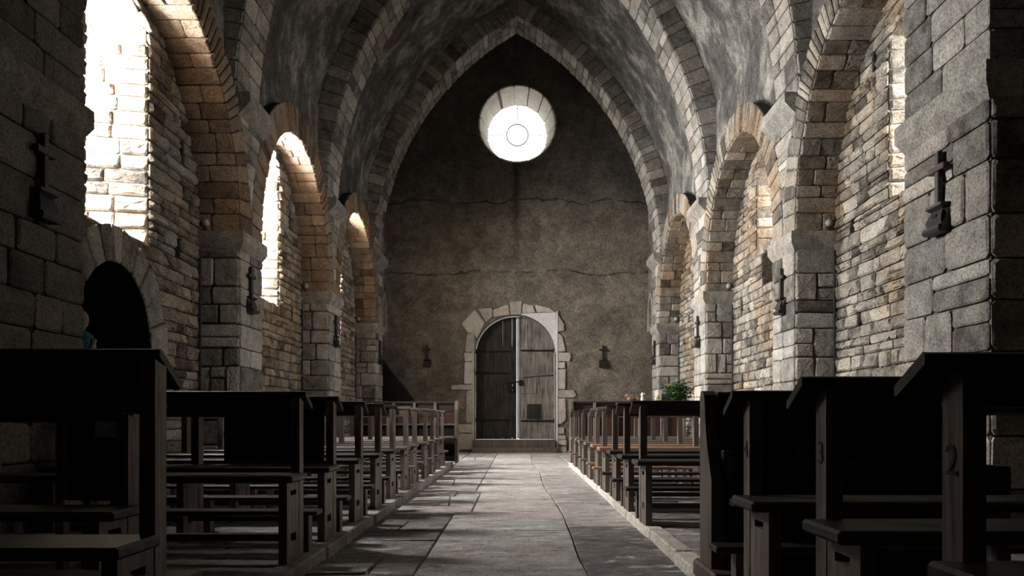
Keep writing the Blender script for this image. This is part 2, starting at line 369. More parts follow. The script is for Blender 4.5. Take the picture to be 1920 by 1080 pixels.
# ---------------------------------------------------------------- side walls
def side(s):
    nm='left' if s<0 else 'right'
    bays,piers=(BAYSL,PIERSL) if s<0 else (BAYS,PIERS)
    wall=MB(); mort=wall
    for i,b in enumerate(bays):
        c,a=bayc(b); W=WIN[(s,i)]; holes=HOLES[(s,i)]
        hasd=(s<0 and i==0)
        P=lambda u,v,w:(s*(XR-w),u,v)
        wt=lambda y:W['spr']+W['rise']*math.sqrt(max(0,1-((y-W['c'])/W['hw'])**2))
        dt=lambda y:DOORL['spr']+DOORL['rise']*max(0,1-abs((y-DOORL['c'])/DOORL['hw'])**2.0)**.5
        def solid(y):
            top=4.75; ops=[]
            if abs(y-W['c'])<W['hw']: ops.append((W['sill'],wt(y)))
            if hasd and abs(y-DOORL['c'])<DOORL['hw']: ops.append((-.1,dt(y)))
            for h in holes:
                if h[0]<y<h[1]: ops.append((h[2],h[3]))
            ops.sort(); r=[]; z=-.1
            for o in ops:
                if o[0]>z: r.append((z,o[0]))
                z=max(z,o[1])
            r.append((z,top)); return r
        us=[b[0]-.1,b[1]+.1,c]
        for k in range(17): us.append(W['c']-W['hw']*math.cos(PI*k/16))
        if hasd: us+=[DOORL['c']-DOORL['hw']*math.cos(PI*k/16) for k in range(17)]
        for h in holes: us+=[h[0],h[1]]
        colwall(mort,P,us,solid)
        for h in holes:   # putlog holes and niche: real recesses
            d=.22 if h[1]-h[0]<.3 else .28
            q=[(h[0],h[2]),(h[1],h[2]),(h[1],h[3]),(h[0],h[3])]
            vs=[P(u,v,0) for u,v in q]+[P(u,v,-d) for u,v in q]
            mort.add(vs,[(0,1,5,4),(1,2,6,5),(2,3,7,6),(3,0,4,7),(4,5,6,7)],.35 if d>.25 else -1)
        def iv(va,vb):
            L=b[0]-.02;Rr=b[1]+.02
            vm=(va+vb)/2
            if va>SPR:
                ka=math.sqrt(max(0,1-((va-SPR)/ARB)**2)); L,Rr=c-a*ka-.08,c+a*ka+.08
                if ka<.05: return []
            blocks=[]
            def wh(z):
                if z<W['spr']: return W['hw']
                k=1-((z-W['spr'])/W['rise'])**2
                return W['hw']*math.sqrt(k) if k>0 else 0
            if vb>W['sill']+.03 and va<W['spr']+W['rise']:
                blocks.append(((W['c']-wh(va),W['c']-wh(vb)),(W['c']+wh(va),W['c']+wh(vb))))
            if hasd:
                R2=DOORL['hw']+DOORL['ring']; top=DOORL['spr']+DOORL['rise']+DOORL['ring']
                def dh(z):
                    if z<DOORL['spr']: return R2
                    k=1-((z-DOORL['spr'])/(DOORL['rise']+DOORL['ring']))**2
                    return R2*math.sqrt(k) if k>0 else 0
                if va<top: blocks.append(((DOORL['c']-dh(va),DOORL['c']-dh(vb)),(DOORL['c']+dh(va),DOORL['c']+dh(vb))))
            for h in holes:
                if vb>h[2]+.04 and va<h[3]-.04: blocks.append(((h[0],h[0]),(h[1],h[1])))
            blocks.sort(key=lambda x:x[0][0]); r=[]; cur=(L,L)
            for bl in blocks:
                if bl[0][0]>cur[0]: r.append((cur,bl[0]))
                if bl[1][0]>cur[0]: cur=bl[1]
            r.append((cur,(Rr,Rr))); return r
        cs=courses(0,2.32 if s<0 else W['sill'],(.085,.15))
        cs+=courses(cs[-1],4.62,(.08,.15))[1:]
        masonry(wall,P,0,0,0,0,(.1,.15),(.13,.36),.011,.032,.015,iv,.016,cs=cs,rough=1.5,split=.3)
        # window reveals: splayed, built of rubble
        inner=lambda k:None
        def ring(hw,sill,spr,X):
            pts=[(W['c']-hw,sill),(W['c']-hw,spr)]
            pts+=[(W['c']-hw*math.cos(PI*k/12),spr+W['rise']*math.sin(PI*k/12)) for k in range(1,12)]
            pts+=[(W['c']+hw,spr),(W['c']+hw,sill)]
            return [(s*X,y,z) for y,z in pts]
        A=ring(W['hw'],W['sill'],W['spr'],XR); B=ring(W['ohw'],W['osill'],W['ospr'],XO); n=len(A)
        mort.add(A+B,[(k,(k+1)%n,(k+1)%n+n,k+n) for k in range(n)],.55)
        for sg in (1,-1):
            def PR(u,v,w,sg=sg):
                f=u/.81
                y=W['c']+sg*(lerp(W['hw'],W['ohw'],f))-sg*w
                return (s*(XR+u),y,v)
            masonry(wall,PR,0,.80,W['sill'],W['spr'],(.1,.16),(.16,.4),.010,.022,.015,None,.01,rough=1.4,split=.2)
        def PA(u,v,w):
            t=PI*u; f=v/.81
            hw=lerp(W['hw'],W['ohw'],f)-w; rs=W['rise']-w; sp=lerp(W['spr'],W['ospr'],f)
            return (s*(XR+v),W['c']-hw*math.cos(t),sp+rs*math.sin(t))
        for k in range(8):
            v=0
            while v<.78:
                v2=min(.80,v+R.uniform(.2,.45))
                stone(wall,PA,[(k/8+.005,v),(k/8+.12,v),(k/8+.12,v2-.008),(k/8+.005,v2-.008)],.012,.01)
                v=v2
        # arcade ring
        rb=MB(); n=48
        prof=[(XI+.004,0),(XR+.03,0),(XR+.03,RING-.005),(XI+.004,RING-.005)]
        vs=[]
        for k in range(n+1):
            t=PI*k/n
            for (X,off) in prof:
                y,z=ell(b,t,off); vs.append((s*X,y,z))
        fs=[(k*4+j,k*4+(j+1)%4,(k+1)*4+(j+1)%4,(k+1)*4+j) for k in range(n) for j in range(4)]
        fs+=[(0,1,2,3),(n*4,n*4+1,n*4+2,n*4+3)]
        rb.add(vs,fs,-1)
        PF=lambda u,v,w:(lambda q:(s*(XI-w),q[0],q[1]))(ell(b,u,v))
        PS=lambda u,v,w:(lambda q:(s*v,q[0],q[1]))(ell(b,u,-w))
        # voussoirs of equal-ish arc length
        t=0; L=[]
        while t<PI-1e-6:
            y0,z0=ell(b,t); dt=.02; y1,z1=ell(b,t+dt); sp=math.hypot(y1-y0,z1-z0)/dt
            L.append((t,sp)); t+=R.uniform(.12,.20)/sp
        ts=[x[0] for x in L]
        if PI-ts[-1]<.05: ts.pop()
        ts.append(PI)
        for t0,t1 in zip(ts,ts[1:]):
            y0,z0=ell(b,t0); y1,z1=ell(b,t1); ln=math.hypot(y1-y0,z1-z0); g=.004*(t1-t0)/ln
            tn=min(1,max(0,R.gauss(.5,.2)))
            rin=RING+R.uniform(-.012,.012)
            # near the crown the face stones are split into thin voussoirs
            nsp=2 if (abs((t0+t1)/2-PI/2)<.95) else 1
            for q in range(nsp):
                ta=lerp(t0,t1,q/nsp)+g; tb=lerp(t0,t1,(q+1)/nsp)-g
                scl=ln/(t1-t0)
                PFs=lambda u,v,w,sc=scl:PF(u/sc,v,w)
                stone(rb,PFs,[(ta*scl+.003,0.002),(tb*scl-.003,0.002),(tb*scl-.003,rin),(ta*scl+.003,rin)],.016,.010,rough=.9,tone=min(1,max(0,tn+R.uniform(-.2,.2))))
            m1=R.uniform(.35,.65)
            if R.random()<.25: cuts=[XI,XR]
            else: cuts=[XI,lerp(XI,XR,m1),XR]
            scl=ln/(t1-t0)
            PSs=lambda u,v,w,sc=scl:PS(u/sc,v,w)
            for x0,x1 in zip(cuts,cuts[1:]):
                stone(rb,PSs,[((t0+g)*scl,x0+.002),((t1-g)*scl,x0+.002),((t1-g)*scl,x1-.004),((t0+g)*scl,x1-.004)],.018,.012,rough=1.2)
        o=rb.build('arcade_arch',WARM if s<0 else RUB); struct(o,'round stone arcade arch of bay %d on the %s wall'%(i+1,nm))
        # plaster spandrel
        sp_=MB(); us=[b[0]-.42+ (b[1]-b[0]+.84)*k/60 for k in range(61)]
        PSp=lambda u,v,w:(s*(min(3.055,vaultx(v))),u,v)
        colwall(sp_,PSp,us,lambda y:[((extr(b,y)-.03) if b[0]-.33<y<b[1]+.33 else 2.75,5.6)],0,.5,5)
        struct(sp_.build('plaster_spandrel',VAULTM,recalc=False))
    # last narrow bay against the west wall
    y0,y1=piers[-1][1],YW
    P=lambda u,v,w:(s*(XR-w),u,v)
    colwall(mort,P,[y0,y1],lambda y:[(-.1,4.6)])
    masonry(wall,P,y0,y1,0,3.6,(.09,.15),(.14,.3),.01,.025,.015,None,.01)
    p_end=piers[0][0]+.05
    # plain stretch beside and behind the camera
    colwall(mort,P,[-3.2,p_end],lambda y:[(-.1,5.2)])
    masonry(wall,P,-3.15,p_end,0,2.75,(.12,.2),(.2,.4),.01,.025,.015,None,.01)
    struct(wall.build('wall_'+nm,RUB,recalc=False),'rubble stone %s side wall'%nm)
    sp_=MB(); PSp=lambda u,v,w:(s*min(3.055,vaultx(v)),u,v)
    colwall(sp_,PSp,[-3.2,0.5,4.3],lambda y:[(2.6,5.6)],0,.5,5)
    sc=(y0+y1)/2; ha=.20
    def e5(y):
        k=1-((y-sc)/(ha+.14))**2
        return 2.85+(.68)*math.sqrt(max(0,k)) if k>0 else 2.72
    PSq=lambda u,v,w:(s*min(XI+.03,vaultx(v)),u,v)
    colwall(sp_,PSq,[y0-.02]+[sc-(ha+.14)*math.cos(PI*k/14) for k in range(15)]+[y1],lambda y:[(e5(y),6.05)],0,.5,8)
    struct(sp_.build('plaster_spandrel',VAULTM,recalc=False))
    # small blind arch
    sb=MB(); n=16; vs=[]
    for k in range(n+1):
        t=PI*k/n
        for X,o_ in ((XI,0),(XR,0),(XR,.14),(XI,.14)):
            vs.append((s*X,sc+(ha+o_)*math.cos(t),2.85+(.54+o_)*math.sin(t)))
    fs=[(k*4+j,k*4+(j+1)%4,(k+1)*4+(j+1)%4,(k+1)*4+j) for k in range(n) for j in range(4)]+[(0,1,2,3),(n*4,n*4+1,n*4+2,n*4+3)]
    sb.add(vs,fs,.5)
    sb.box(min(s*XI,s*XR),max(s*XI,s*XR),y1-.17,y1-.0,2.68,2.86,.6,.01)
    sb.box(min(s*XI,s*XR),max(s*XI,s*XR),y0,y0+.17,2.68,2.86,.6,.01)
    struct(sb.build('blind_arch',ASH),'small blind arch on a corbel beside the end wall, %s side'%nm)
    # piers
    for i,(p0,p1) in enumerate(piers):
        pb=MB(); xi=XI if i else (2.6 if s>0 else 2.75)
        xa,xb=sorted((s*(xi+.006),s*(XR+.06)))
        pb.box(xa,xb,p0+.006,p1-.006,-.05,SPR,-1)
        xa,xb=sorted((s*(XI+.006),s*(XR+.0)))
        if xi<XI: xa,xb=sorted((s*(xi+.006),s*(XR+.0)))
        pb.box(xa,xb,p0+.02,p1-.02,SPR,4.1,-1)
        cs=courses(0,2.52,(.17,.30))
        big=.9 if i==0 else .7
        PI_=lambda u,v,w:(s*(xi-w),u,v)
        masonry(pb,PI_,p0,p1,0,0,(.2,.3),(.24,.5),.010,.017,.012,None,.008,cs=cs,rough=.8,split=.08)
        # near and far faces
        for Y,sg in ((p0,-1),(p1,1)):
            PN=lambda u,v,w,Y=Y,sg=sg:(s*u,Y+sg*w,v)
            masonry(pb,PN,xi,XR+.05,0,0,(.2,.3),(.16,.42),.013,.022,.013,None,.010,cs=cs,rough=1.0,split=.12)
        # pilaster between the arches, up to the corbel
        cs2=courses(2.7,3.97,(.16,.24))
        def iv2(va,vb):
            def lim(z,side_):
                if side_==0:
                    bb=[b for b in bays if abs(b[1]-p0)<.01]
                    if not bb: return p0
                    T=[q for q in EXT[bb[0]] if q[1]>SPR and q[0]>bayc(bb[0])[0]]
                    y=p0
                    for a_,b_ in zip(T,T[1:]):
                        if min(a_[1],b_[1])<=z<=max(a_[1],b_[1]): y=a_[0]
                    return max(y,p0) if z>SPR+.02 else p0+RING
                bb=[b for b in bays if abs(b[0]-p1)<.01]
                if not bb: return p1
                T=[q for q in EXT[bb[0]] if q[1]>SPR and q[0]<bayc(bb[0])[0]]
                y=p1
                for a_,b_ in zip(T,T[1:]):
                    if min(a_[1],b_[1])<=z<=max(a_[1],b_[1]): y=b_[0]
                return min(y,p1) if z>SPR+.02 else p1-RING
            return [((lim(va,0),lim(vb,0)),(lim(va,1),lim(vb,1)))]
        masonry(pb,PI_,0,0,0,0,(.2,.3),(.2,.4),.008,.010,.01,iv2 if xi==XI else None,.003,cs=cs2,rough=.7,split=.1) if xi==XI else masonry(pb,PI_,p0,p1,0,0,(.2,.3),(.24,.5),.008,.012,.01,None,.003,cs=cs2,rough=.7)
        for Y,sg in ((p0,-1),):
            PN=lambda u,v,w,Y=Y,sg=sg:(s*u,Y+.02+sg*w,v)
            masonry(pb,PN,xi,3.2,0,0,(.2,.3),(.16,.42),.010,.016,.012,None,.004,cs=cs2,rough=.8)
        mt=ASH if s>0 else (DARKST if i==0 else ASH)
        pr=pb.build('pier',mt,recalc=False); struct(pr,'squared stone pier %d from the camera on the %s side'%(i+1,nm))
        # impost moulding
        ib=MB(); x0,x1=xi-.06,XR+.02
        pts=[(x0+.05,SPR-.20),(x0,SPR-.11),(x0,SPR),(x1,SPR),(x1,SPR-.20)]
        ya,yb=p0-.055,p1+.03
        n=5; vs=[]
        for Y,sh in ((ya,0),(yb,0)):
            for q,(X,z) in enumerate(pts): vs.append((s*X,Y if q in (1,2,3) else (Y+.05 if Y==ya else Y-.05),z))
        ib.add(vs,[(0,1,2,3,4),(9,8,7,6,5)]+[(k,k+5,(k+1)%5+5,(k+1)%5) for k in range(5)],R.uniform(.35,.7))
        struct(ib.build('impost_moulding',ASH))
        # corbel carrying the transverse arch
        cb=MB(); pts=[(3.2,3.86),(xi+.0,3.90),(xi-.13,4.04),(xi-.13,4.14),(3.2,4.14)]
        cb.prism(pts,lambda u,v,w:(s*u,w,v),p0-.05,p1+.05,.5)
        struct(cb.build('corbel',ASH))
        # half of the transverse arch on this side
        tb=MB(); th0=0.02; th1=math.acos(CC/RIN); n=40; vs=[]
        for k in range(n+1):
            for Rr in (RIN,ROUT+.08):
                t1=math.acos(CC/Rr); t=lerp(th0,t1,k/n)
                for Y in (p0+.006,p1-.006):
                    vs.append((s*(Rr*math.cos(t)-CC),Y,VS+Rr*math.sin(t)))
        fs=[]
        for k in range(n):
            a=4*k;b_=4*(k+1)
            fs+=[(a,a+1,b_+1,b_),(a+2,b_+2,b_+3,a+3),(a,b_,b_+2,a+2),(a+1,a+3,b_+3,b_+1)]
        tb.add(vs,fs,-1)
        L=RIN*th1; PFt=lambda u,v,w:(lambda t,Rr:(s*(Rr*math.cos(t)-CC),p0-w,VS+Rr*math.sin(t)))(u/RIN,RIN+v)
        PSt=lambda u,v,w:(lambda t,Rr:(s*(Rr*math.cos(t)-CC),v,VS+Rr*math.sin(t)))(u/RIN,RIN-w)
        c_=[.15]
        while c_[-1]<L-.05: c_.append(c_[-1]+R.uniform(.12,.24))
        c_[-1]=L
        for u0,u1 in zip(c_,c_[1:]):
            ut=u1-.005 if u1<L-.01 else RIN*math.acos(CC/(RIN+.33))-.003
            stone(tb,PFt,[(u0+.005,.0),(u1-.005,.0),(ut,.33),(u0+.005,.33)],.016,.01)
            k=R.choice([2,2,3]); cu=[p0]+sorted(lerp(p0,p1,(q+R.uniform(-.12,.12))/k) for q in range(1,k))+[p1]
            for v0,v1 in zip(cu,cu[1:]):
                stone(tb,PSt,[(u0+.008,v0+.003),(u1-.008,v0+.003),(u1-.008,v1-.008),(u0+.008,v1-.008)],.016,.012,rough=1.3)
        struct(tb.build('transverse_arch',ASH,recalc=False),'%s half of transverse arch %d from the camera'%(nm,i+1))
side(-1); side(1)
# ring and passage of the side doorway, left bay 1
db=MB(); D=DOORL; n=24
def de(t,off): return (D['c']+(D['hw']+off)*math.cos(t),D['spr']+(D['rise']+off)*math.sin(t))
PDf=lambda u,v,w:(lambda q:(-(XR-.03-w),q[0],q[1]))(de(u,v))
ts=[0]
while ts[-1]<PI: ts.append(ts[-1]+R.uniform(.2,.34))
ts[-1]=PI
for a,b in zip(ts,ts[1:]):
    P5=lambda u,v,w:PDf(u/.75,v,w)
    stone(db,P5,[(a*.75+.005,0),(b*.75-.005,0),(b*.75-.005,.30),(a*.75+.005,.30)],.022,.01,rough=.8)
for sg in (-1,1):
    z=0
    while z<D['spr']-.02:
        z2=min(D['spr'],z+R.uniform(.22,.4)); w_=R.uniform(.25,.32)
        y0,y1=sorted((D['c']+sg*D['hw'],D['c']+sg*(D['hw']+w_)))
        stone(db,lambda u,v,w:(-(XR-.03-w),u,v),[(y0,z+.005),(y1,z+.005),(y1,z2-.004),(y0,z2-.004)],.022,.01,rough=.8)
        z=z2
struct(db.build('side_doorway_surround',ASH,recalc=False),'arched stone surround of the dark side doorway')
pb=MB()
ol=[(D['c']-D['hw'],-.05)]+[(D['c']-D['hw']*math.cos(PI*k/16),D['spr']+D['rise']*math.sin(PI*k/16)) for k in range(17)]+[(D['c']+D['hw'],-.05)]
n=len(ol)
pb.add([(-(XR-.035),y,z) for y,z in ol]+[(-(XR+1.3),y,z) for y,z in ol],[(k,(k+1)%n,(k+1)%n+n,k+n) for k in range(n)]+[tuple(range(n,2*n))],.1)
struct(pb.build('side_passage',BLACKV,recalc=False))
# ---------------------------------------------------------------- vault
vb=MB(); n=48; vs=[]; ys=[-3.2,0,4,8,12,16.72]
t0=math.asin((5.6-VS)/ROUT); t1=math.acos(CC/ROUT)
pts=[(lerp(t0,t1,k/n)) for k in range(n+1)]
prof=[(-(ROUT*math.cos(t)-CC),VS+ROUT*math.sin(t)) for t in pts]+[((ROUT*math.cos(t)-CC),VS+ROUT*math.sin(t)) for t in reversed(pts[:-1])]
outer=[(x*1.08,(z-5)*1.04+5) for x,z in prof]
NY=34; m_=len(prof)
for k in range(NY+1):
    y=lerp(-3.2,16.72,k/NY); vs+=[(x,y,z) for x,z in prof]
fs=[(k*m_+j,(k+1)*m_+j,(k+1)*m_+j+1,k*m_+j+1) for k in range(NY) for j in range(m_-1)]
vb.add(vs,fs,.5)
o=vb.build('ceiling',VAULTM,smooth=True,recalc=False); struct(o,'plastered pointed barrel vault')
md=o.modifiers.new('thick','SOLIDIFY'); md.thickness=.3; md.offset=-1
# apex crease is real: keep flat shading for the two ridge strips
# ---------------------------------------------------------------- west wall
OCX,OCZ,OCR=0.0,7.34,.86
DCX,DR,DSP,DRI=-.05,.90,2.20,.88
ww=MB(); PW=lambda u,v,w:(u,YW-w,v)
def wsolid(x):
    top=9.6; ops=[]
    if abs(x-DCX)<DR: ops.append((-.1,DSP+DRI*math.sqrt(max(0,1-((x-DCX)/DR)**2))))
    if abs(x-OCX)<OCR:
        h=math.sqrt(OCR**2-(x-OCX)**2); ops.append((OCZ-h,OCZ+h))
    r=[];z=-.1
    for a,b in ops:
        if a>z: r.append((z,a))
        z=b
    r.append((z,top)); return r
us=[-3.5,-2.5,-1.5,1.5,2.5,3.5]+[DCX-DR*math.cos(PI*k/40) for k in range(41)]+[OCX-OCR*math.cos(PI*k/40) for k in range(41)]
colwall(ww,PW,us,wsolid,0,.5); colwall(ww,PW,us,wsolid,-.75,.5)
# door reveal
ol=[(DCX-DR,-.05)]+[(DCX-DR*math.cos(PI*k/32),DSP+DRI*math.sin(PI*k/32)) for k in range(33)]+[(DCX+DR,-.05)]
n=len(ol)
ww.add([PW(x,z,0) for x,z in ol]+[PW(x,z,-.75) for x,z in ol],[(k,k+1,k+1+n,k+n) for k in range(n-1)],.5)
struct(ww.build('wall_west',WESTM,recalc=False),'plastered end wall with the round window and the door')
# oculus reveal of pale blocks
rb=MB(); NB=15; GY=.72; GR=.70; GZ=OCZ+.02
def PO(u,v,w):
    f=v/GY; r=lerp(OCR,GR,f)-w
    return (OCX+r*math.cos(u),YW+v,lerp(OCZ,GZ,f)+r*math.sin(u))
for k in range(NB):
    a=2*PI*k/NB+R.uniform(-.04,.04); b=2*PI*(k+1)/NB+R.uniform(-.04,.04)
    stone(rb,lambda u,v,w:PO(u/.8,v,w),[(a*.8+.008,-.01),(b*.8-.008,-.01),(b*.8-.008,GY),(a*.8+.008,GY)],.02,.01,rough=.5,tone=R.uniform(.5,.9))
vs=[];m=64
for k in range(m):
    t=2*PI*k/m
    vs+=[PO(t,-.0,-.005),PO(t,GY+.02,-.005)]
rb.add(vs,[(2*k,(2*k+2)%(2*m),(2*k+3)%(2*m),2*k+1) for k in range(m)],-1)
struct(rb.build('round_window_reveal',PALE,recalc=False),'pale dressed blocks lining the round window')
gw=MB(); gw.add([(OCX+(GR+.02)*math.cos(2*PI*k/64),YW+GY,GZ+(GR+.02)*math.sin(2*PI*k/64)) for k in range(64)],[tuple(range(64))])
g=gw.build('window_1',ROSE,recalc=False); struct(g,'round white daylit window high in the end wall')
ld=MB(); yy=YW+GY-.012
def arc(r,a0,a1,w=.006):
    n_=max(4,int(abs(a1-a0)*10))
    ld.tube([(OCX+r*math.cos(lerp(a0,a1,k/n_)),yy,GZ+r*math.sin(lerp(a0,a1,k/n_))) for k in range(n_+1)],w,6)
arc(.25,0,2*PI,.011)
for a in (PI/2,PI*1.5,0,PI):
    ld.tube([(OCX+.25*math.cos(a),yy,GZ+.25*math.sin(a)),(OCX+GR*math.cos(a),yy,GZ+GR*math.sin(a))],.005 if a!=PI/2 else .009,6)
for k in range(28):   # small leaded lozenges round the rim
    a=2*PI*k/28; r=R.uniform(.52,.63)
    c=(OCX+r*math.cos(a),yy,GZ+r*math.sin(a)); d=R.uniform(.01,.02)
    ld.tube([(c[0]-d,c[1],c[2]),(c[0]+d,c[1],c[2]+R.uniform(-d,d))],.007,5)
ld.build('glazing_lead',LEAD,g)
# side panes
k=2
for (s,i),W in WIN.items():
    p=MB(); pts=[(W['c']-W['ohw']-.02,W['osill']-.02)]+[(W['c']-(W['ohw']+.02)*math.cos(PI*q/12),W['ospr']+(W['rise']+.02)*math.sin(PI*q/12)) for q in range(13)]+[(W['c']+W['ohw']+.02,W['osill']-.02)]
    p.add([(s*(XO+.0),y,z) for y,z in pts],[tuple(range(len(pts)))])
    struct(p.build('window_%d'%k,SKYG,recalc=False)); k+=1
# ---------------------------------------------------------------- door surround stones (pixel outline measured on the wall plane)
def wp(x,y): return ((840+x/3.176-970)/83.8, .75+(785-(540+y/3.176))/83.8)
ST=[[(365,80),(442,80),(436,158),(372,160)],[(446,92),(505,105),(522,148),(440,152)],[(520,100),(600,118),(642,147),(527,146)],
[(270,130),(360,97),(369,160),(268,175)],[(178,124),(262,120),(266,172),(226,205)],[(80,215),(158,128),(222,210),(172,300),(155,268),(120,268)],
[(115,272),(155,270),(160,380),(100,382)],[(98,386),(152,386),(150,436),(98,436)],[(98,440),(150,440),(150,572),(94,572)],
[(20,578),(150,576),(150,606),(22,604)],[(108,610),(150,610),(150,806),(108,800)],[(58,811),(150,811),(150,862),(60,862)],[(58,867),(150,867),(150,962),(62,965)],
[(650,155),(672,185),(690,215),(692,255),(652,262)],[(652,265),(680,285),(702,378),(648,380)],[(648,384),(725,384),(732,410),(725,438),(648,438)],
[(648,442),(695,442),(698,480),(648,480)],[(648,484),(702,484),(698,602),(648,602)],[(648,606),(750,608),(764,636),(750,654),(648,652)],
[(648,657),(700,657),(702,790),(672,812),(648,812)],[(648,830),(692,832),(690,870),(648,870)],[(648,876),(700,878),(705,902),(648,902)],[(648,905),(706,905),(706,936),(648,936)],[(648,940),(706,940),(706,985),(648,985)]]
sb=MB()
sb.box(-1.02,-.962,YW-.03,YW,.28,2.95,.5,.004)
for poly in ST:
    P=[wp(*p) for p in poly]; cx=sum(p[0] for p in P)/len(P); cz=sum(p[1] for p in P)/len(P)
    # resample edges for a rounded, chipped outline
    Q=[]
    for a,b in zip(P,P[1:]+P[:1]):
        for t in (.06,.35,.65,.94): Q.append((lerp(a[0],b[0],t)+R.uniform(-.006,.006),lerp(a[1],b[1],t)+R.uniform(-.006,.006)))
    n=len(Q); q=[(lerp(cx,x,.93),lerp(cz,z,.93)) for x,z in Q]
    sb.add([PW(x,z,-.01) for x,z in Q]+[PW(x,z,.022) for x,z in Q]+[PW(x,z,.034+R.uniform(-.003,.003)) for x,z in q]+[PW(cx,cz,.036)],
      [(i,(i+1)%n,n+(i+1)%n,n+i) for i in range(n)]+[(n+i,n+(i+1)%n,2*n+(i+1)%n,2*n+i) for i in range(n)]+[(2*n+i,2*n+(i+1)%n,3*n) for i in range(n)],R.uniform(.15,.65))
struct(sb.build('door_surround',PALE),'irregular dressed stones round the main door')
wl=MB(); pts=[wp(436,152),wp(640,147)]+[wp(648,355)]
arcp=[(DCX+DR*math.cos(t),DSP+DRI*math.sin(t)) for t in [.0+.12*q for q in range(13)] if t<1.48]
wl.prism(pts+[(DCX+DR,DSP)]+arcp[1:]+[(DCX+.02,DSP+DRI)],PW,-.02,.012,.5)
wl.box(.868,.905,YW-.045,YW,.0,3.15,.5,.004)  # added pale strip for the bright line of light down the jamb
struct(wl.build('painted_sunlit_spandrel',LITST),'stone painted pale as if sunlit above and beside the right door leaf')
# door leaves
door=struct(empty('door_1',(DCX,YW+.2,.28)),'arched two-leaf plank door at the end of the nave')
LY=YW+.2
def leaf(x0,x1,mat,cuts,gapfn,name):
    b=MB(); o=door.location
    cu=[x0]+cuts+[x1]
    for a,c in zip(cu,cu[1:]):
        a+=.0008;c-=.0008; yoff=R.uniform(-.006,.006)
        xs=[lerp(a,c,k/6) for k in range(7)]
        top=[(x,DSP+(DRI-.015+gapfn)*math.sqrt(max(0,1-((x-DCX)/(DR+gapfn))**2))) for x in xs]
        pts=[(a,.288),(c,.288)]+list(reversed(top))
        b.prism(pts,lambda u,v,w:(u,LY+w,v),yoff,.05,R.random())
    b.box(x0+.03,x1-.03,LY+.05,LY+.065,.33,DSP+.2)
    return b.build(name,mat,door,loc=tuple(o))
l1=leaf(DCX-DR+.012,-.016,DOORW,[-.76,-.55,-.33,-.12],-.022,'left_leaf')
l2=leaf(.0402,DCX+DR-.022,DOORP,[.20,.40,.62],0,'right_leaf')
o=tuple(door.location)
def dpart(name,mat,parent,fn):
    b=MB(); fn(b); p=b.build(name,mat,None,loc=o); p.parent=parent; 
    if parent is not door: p.location=(0,0,0)
    else: p.location=(0,0,0)
    return p
l1.location=(0,0,0); l2.location=(0,0,0)
PALEW=wood_mat('lit_meeting_strip',(.30,.28,.27),(.62,.59,.57),2,.8,.1)  # light on the left leaf's edge, put into pale wood colour
dpart('lit_leaf_edge',PALEW,door,lambda b:b.box(-.012,.04,LY-.03,LY+.03,.30,DSP+DRI-.03,.5,.006))
for z in (2.27,1.78,.72):
    dpart('hinge_strap',IRON,l1,lambda b:(b.box(-.93,-.16,LY-.02,LY-.004,z-.018,z+.018,.5,.004),b.tube([(-.93,LY-.02,z-.05),(-.93,LY-.02,z+.05)],.016,8)))
for z in (2.29,.70):
    dpart('hinge_strap',IRON,l2,lambda b:(b.box(.08,.82,LY-.02,LY-.004,z-.018,z+.018,.5,.004),b.tube([(.82,LY-.02,z-.05),(.82,LY-.02,z+.05)],.016,8)))
dpart('lock_box',IRON,l1,lambda b:(b.box(-.22,-.03,LY-.06,LY-.004,1.36,1.58,.5,.01),b.tube([(-.03,LY-.05,1.58),(.03,LY-.05,1.58)],.012,8),b.tube([(-.1,LY-.06,1.47),(-.1,LY-.1,1.47),(-.15,LY-.1,1.47)],.009,8)))
dpart('key_plate',WHITE,l1,lambda b:(b.box(-.118,-.102,LY-.064,LY-.058,1.48,1.53),b.box(-.116,-.104,LY-.064,LY-.058,1.375,1.40)))
dpart('latch_box',IRON,l2,lambda b:b.box(.04,.13,LY-.05,LY-.004,1.50,1.62,.5,.008))
dpart('lock_bar',flat('worn_steel_bar',(.35,.33,.31),.4,.7),l2,lambda b:(b.tube([(.09,LY-.045,1.70),(.83,LY-.06,1.78)],.012,8),b.tube([(.83,LY-.065,1.755),(.83,LY-.065,1.805)],.018,8)))
dpart('patch_panel',DOORW,l2,lambda b:b.box(.22,.54,LY-.014,LY-.002,.74,1.08,.5,.004))
dpart('patch_panel',DOORP,l2,lambda b:b.box(.07,.44,LY-.016,LY-.002,1.32,1.66,.5,.004))
st=MB(); st.box(DCX-.92,DCX+.90,YW-.14,YW+.75,.10,.28,.5,.012)
struct(st.build('door_step',WZG),'upper red-brown step below the door')
st=MB(); st.box(DCX-.95,DCX+.93,YW-.34,YW+.7,-.02,.11,.5,.012)
struct(st.build('door_step',WZG),'lower red-brown step below the door')
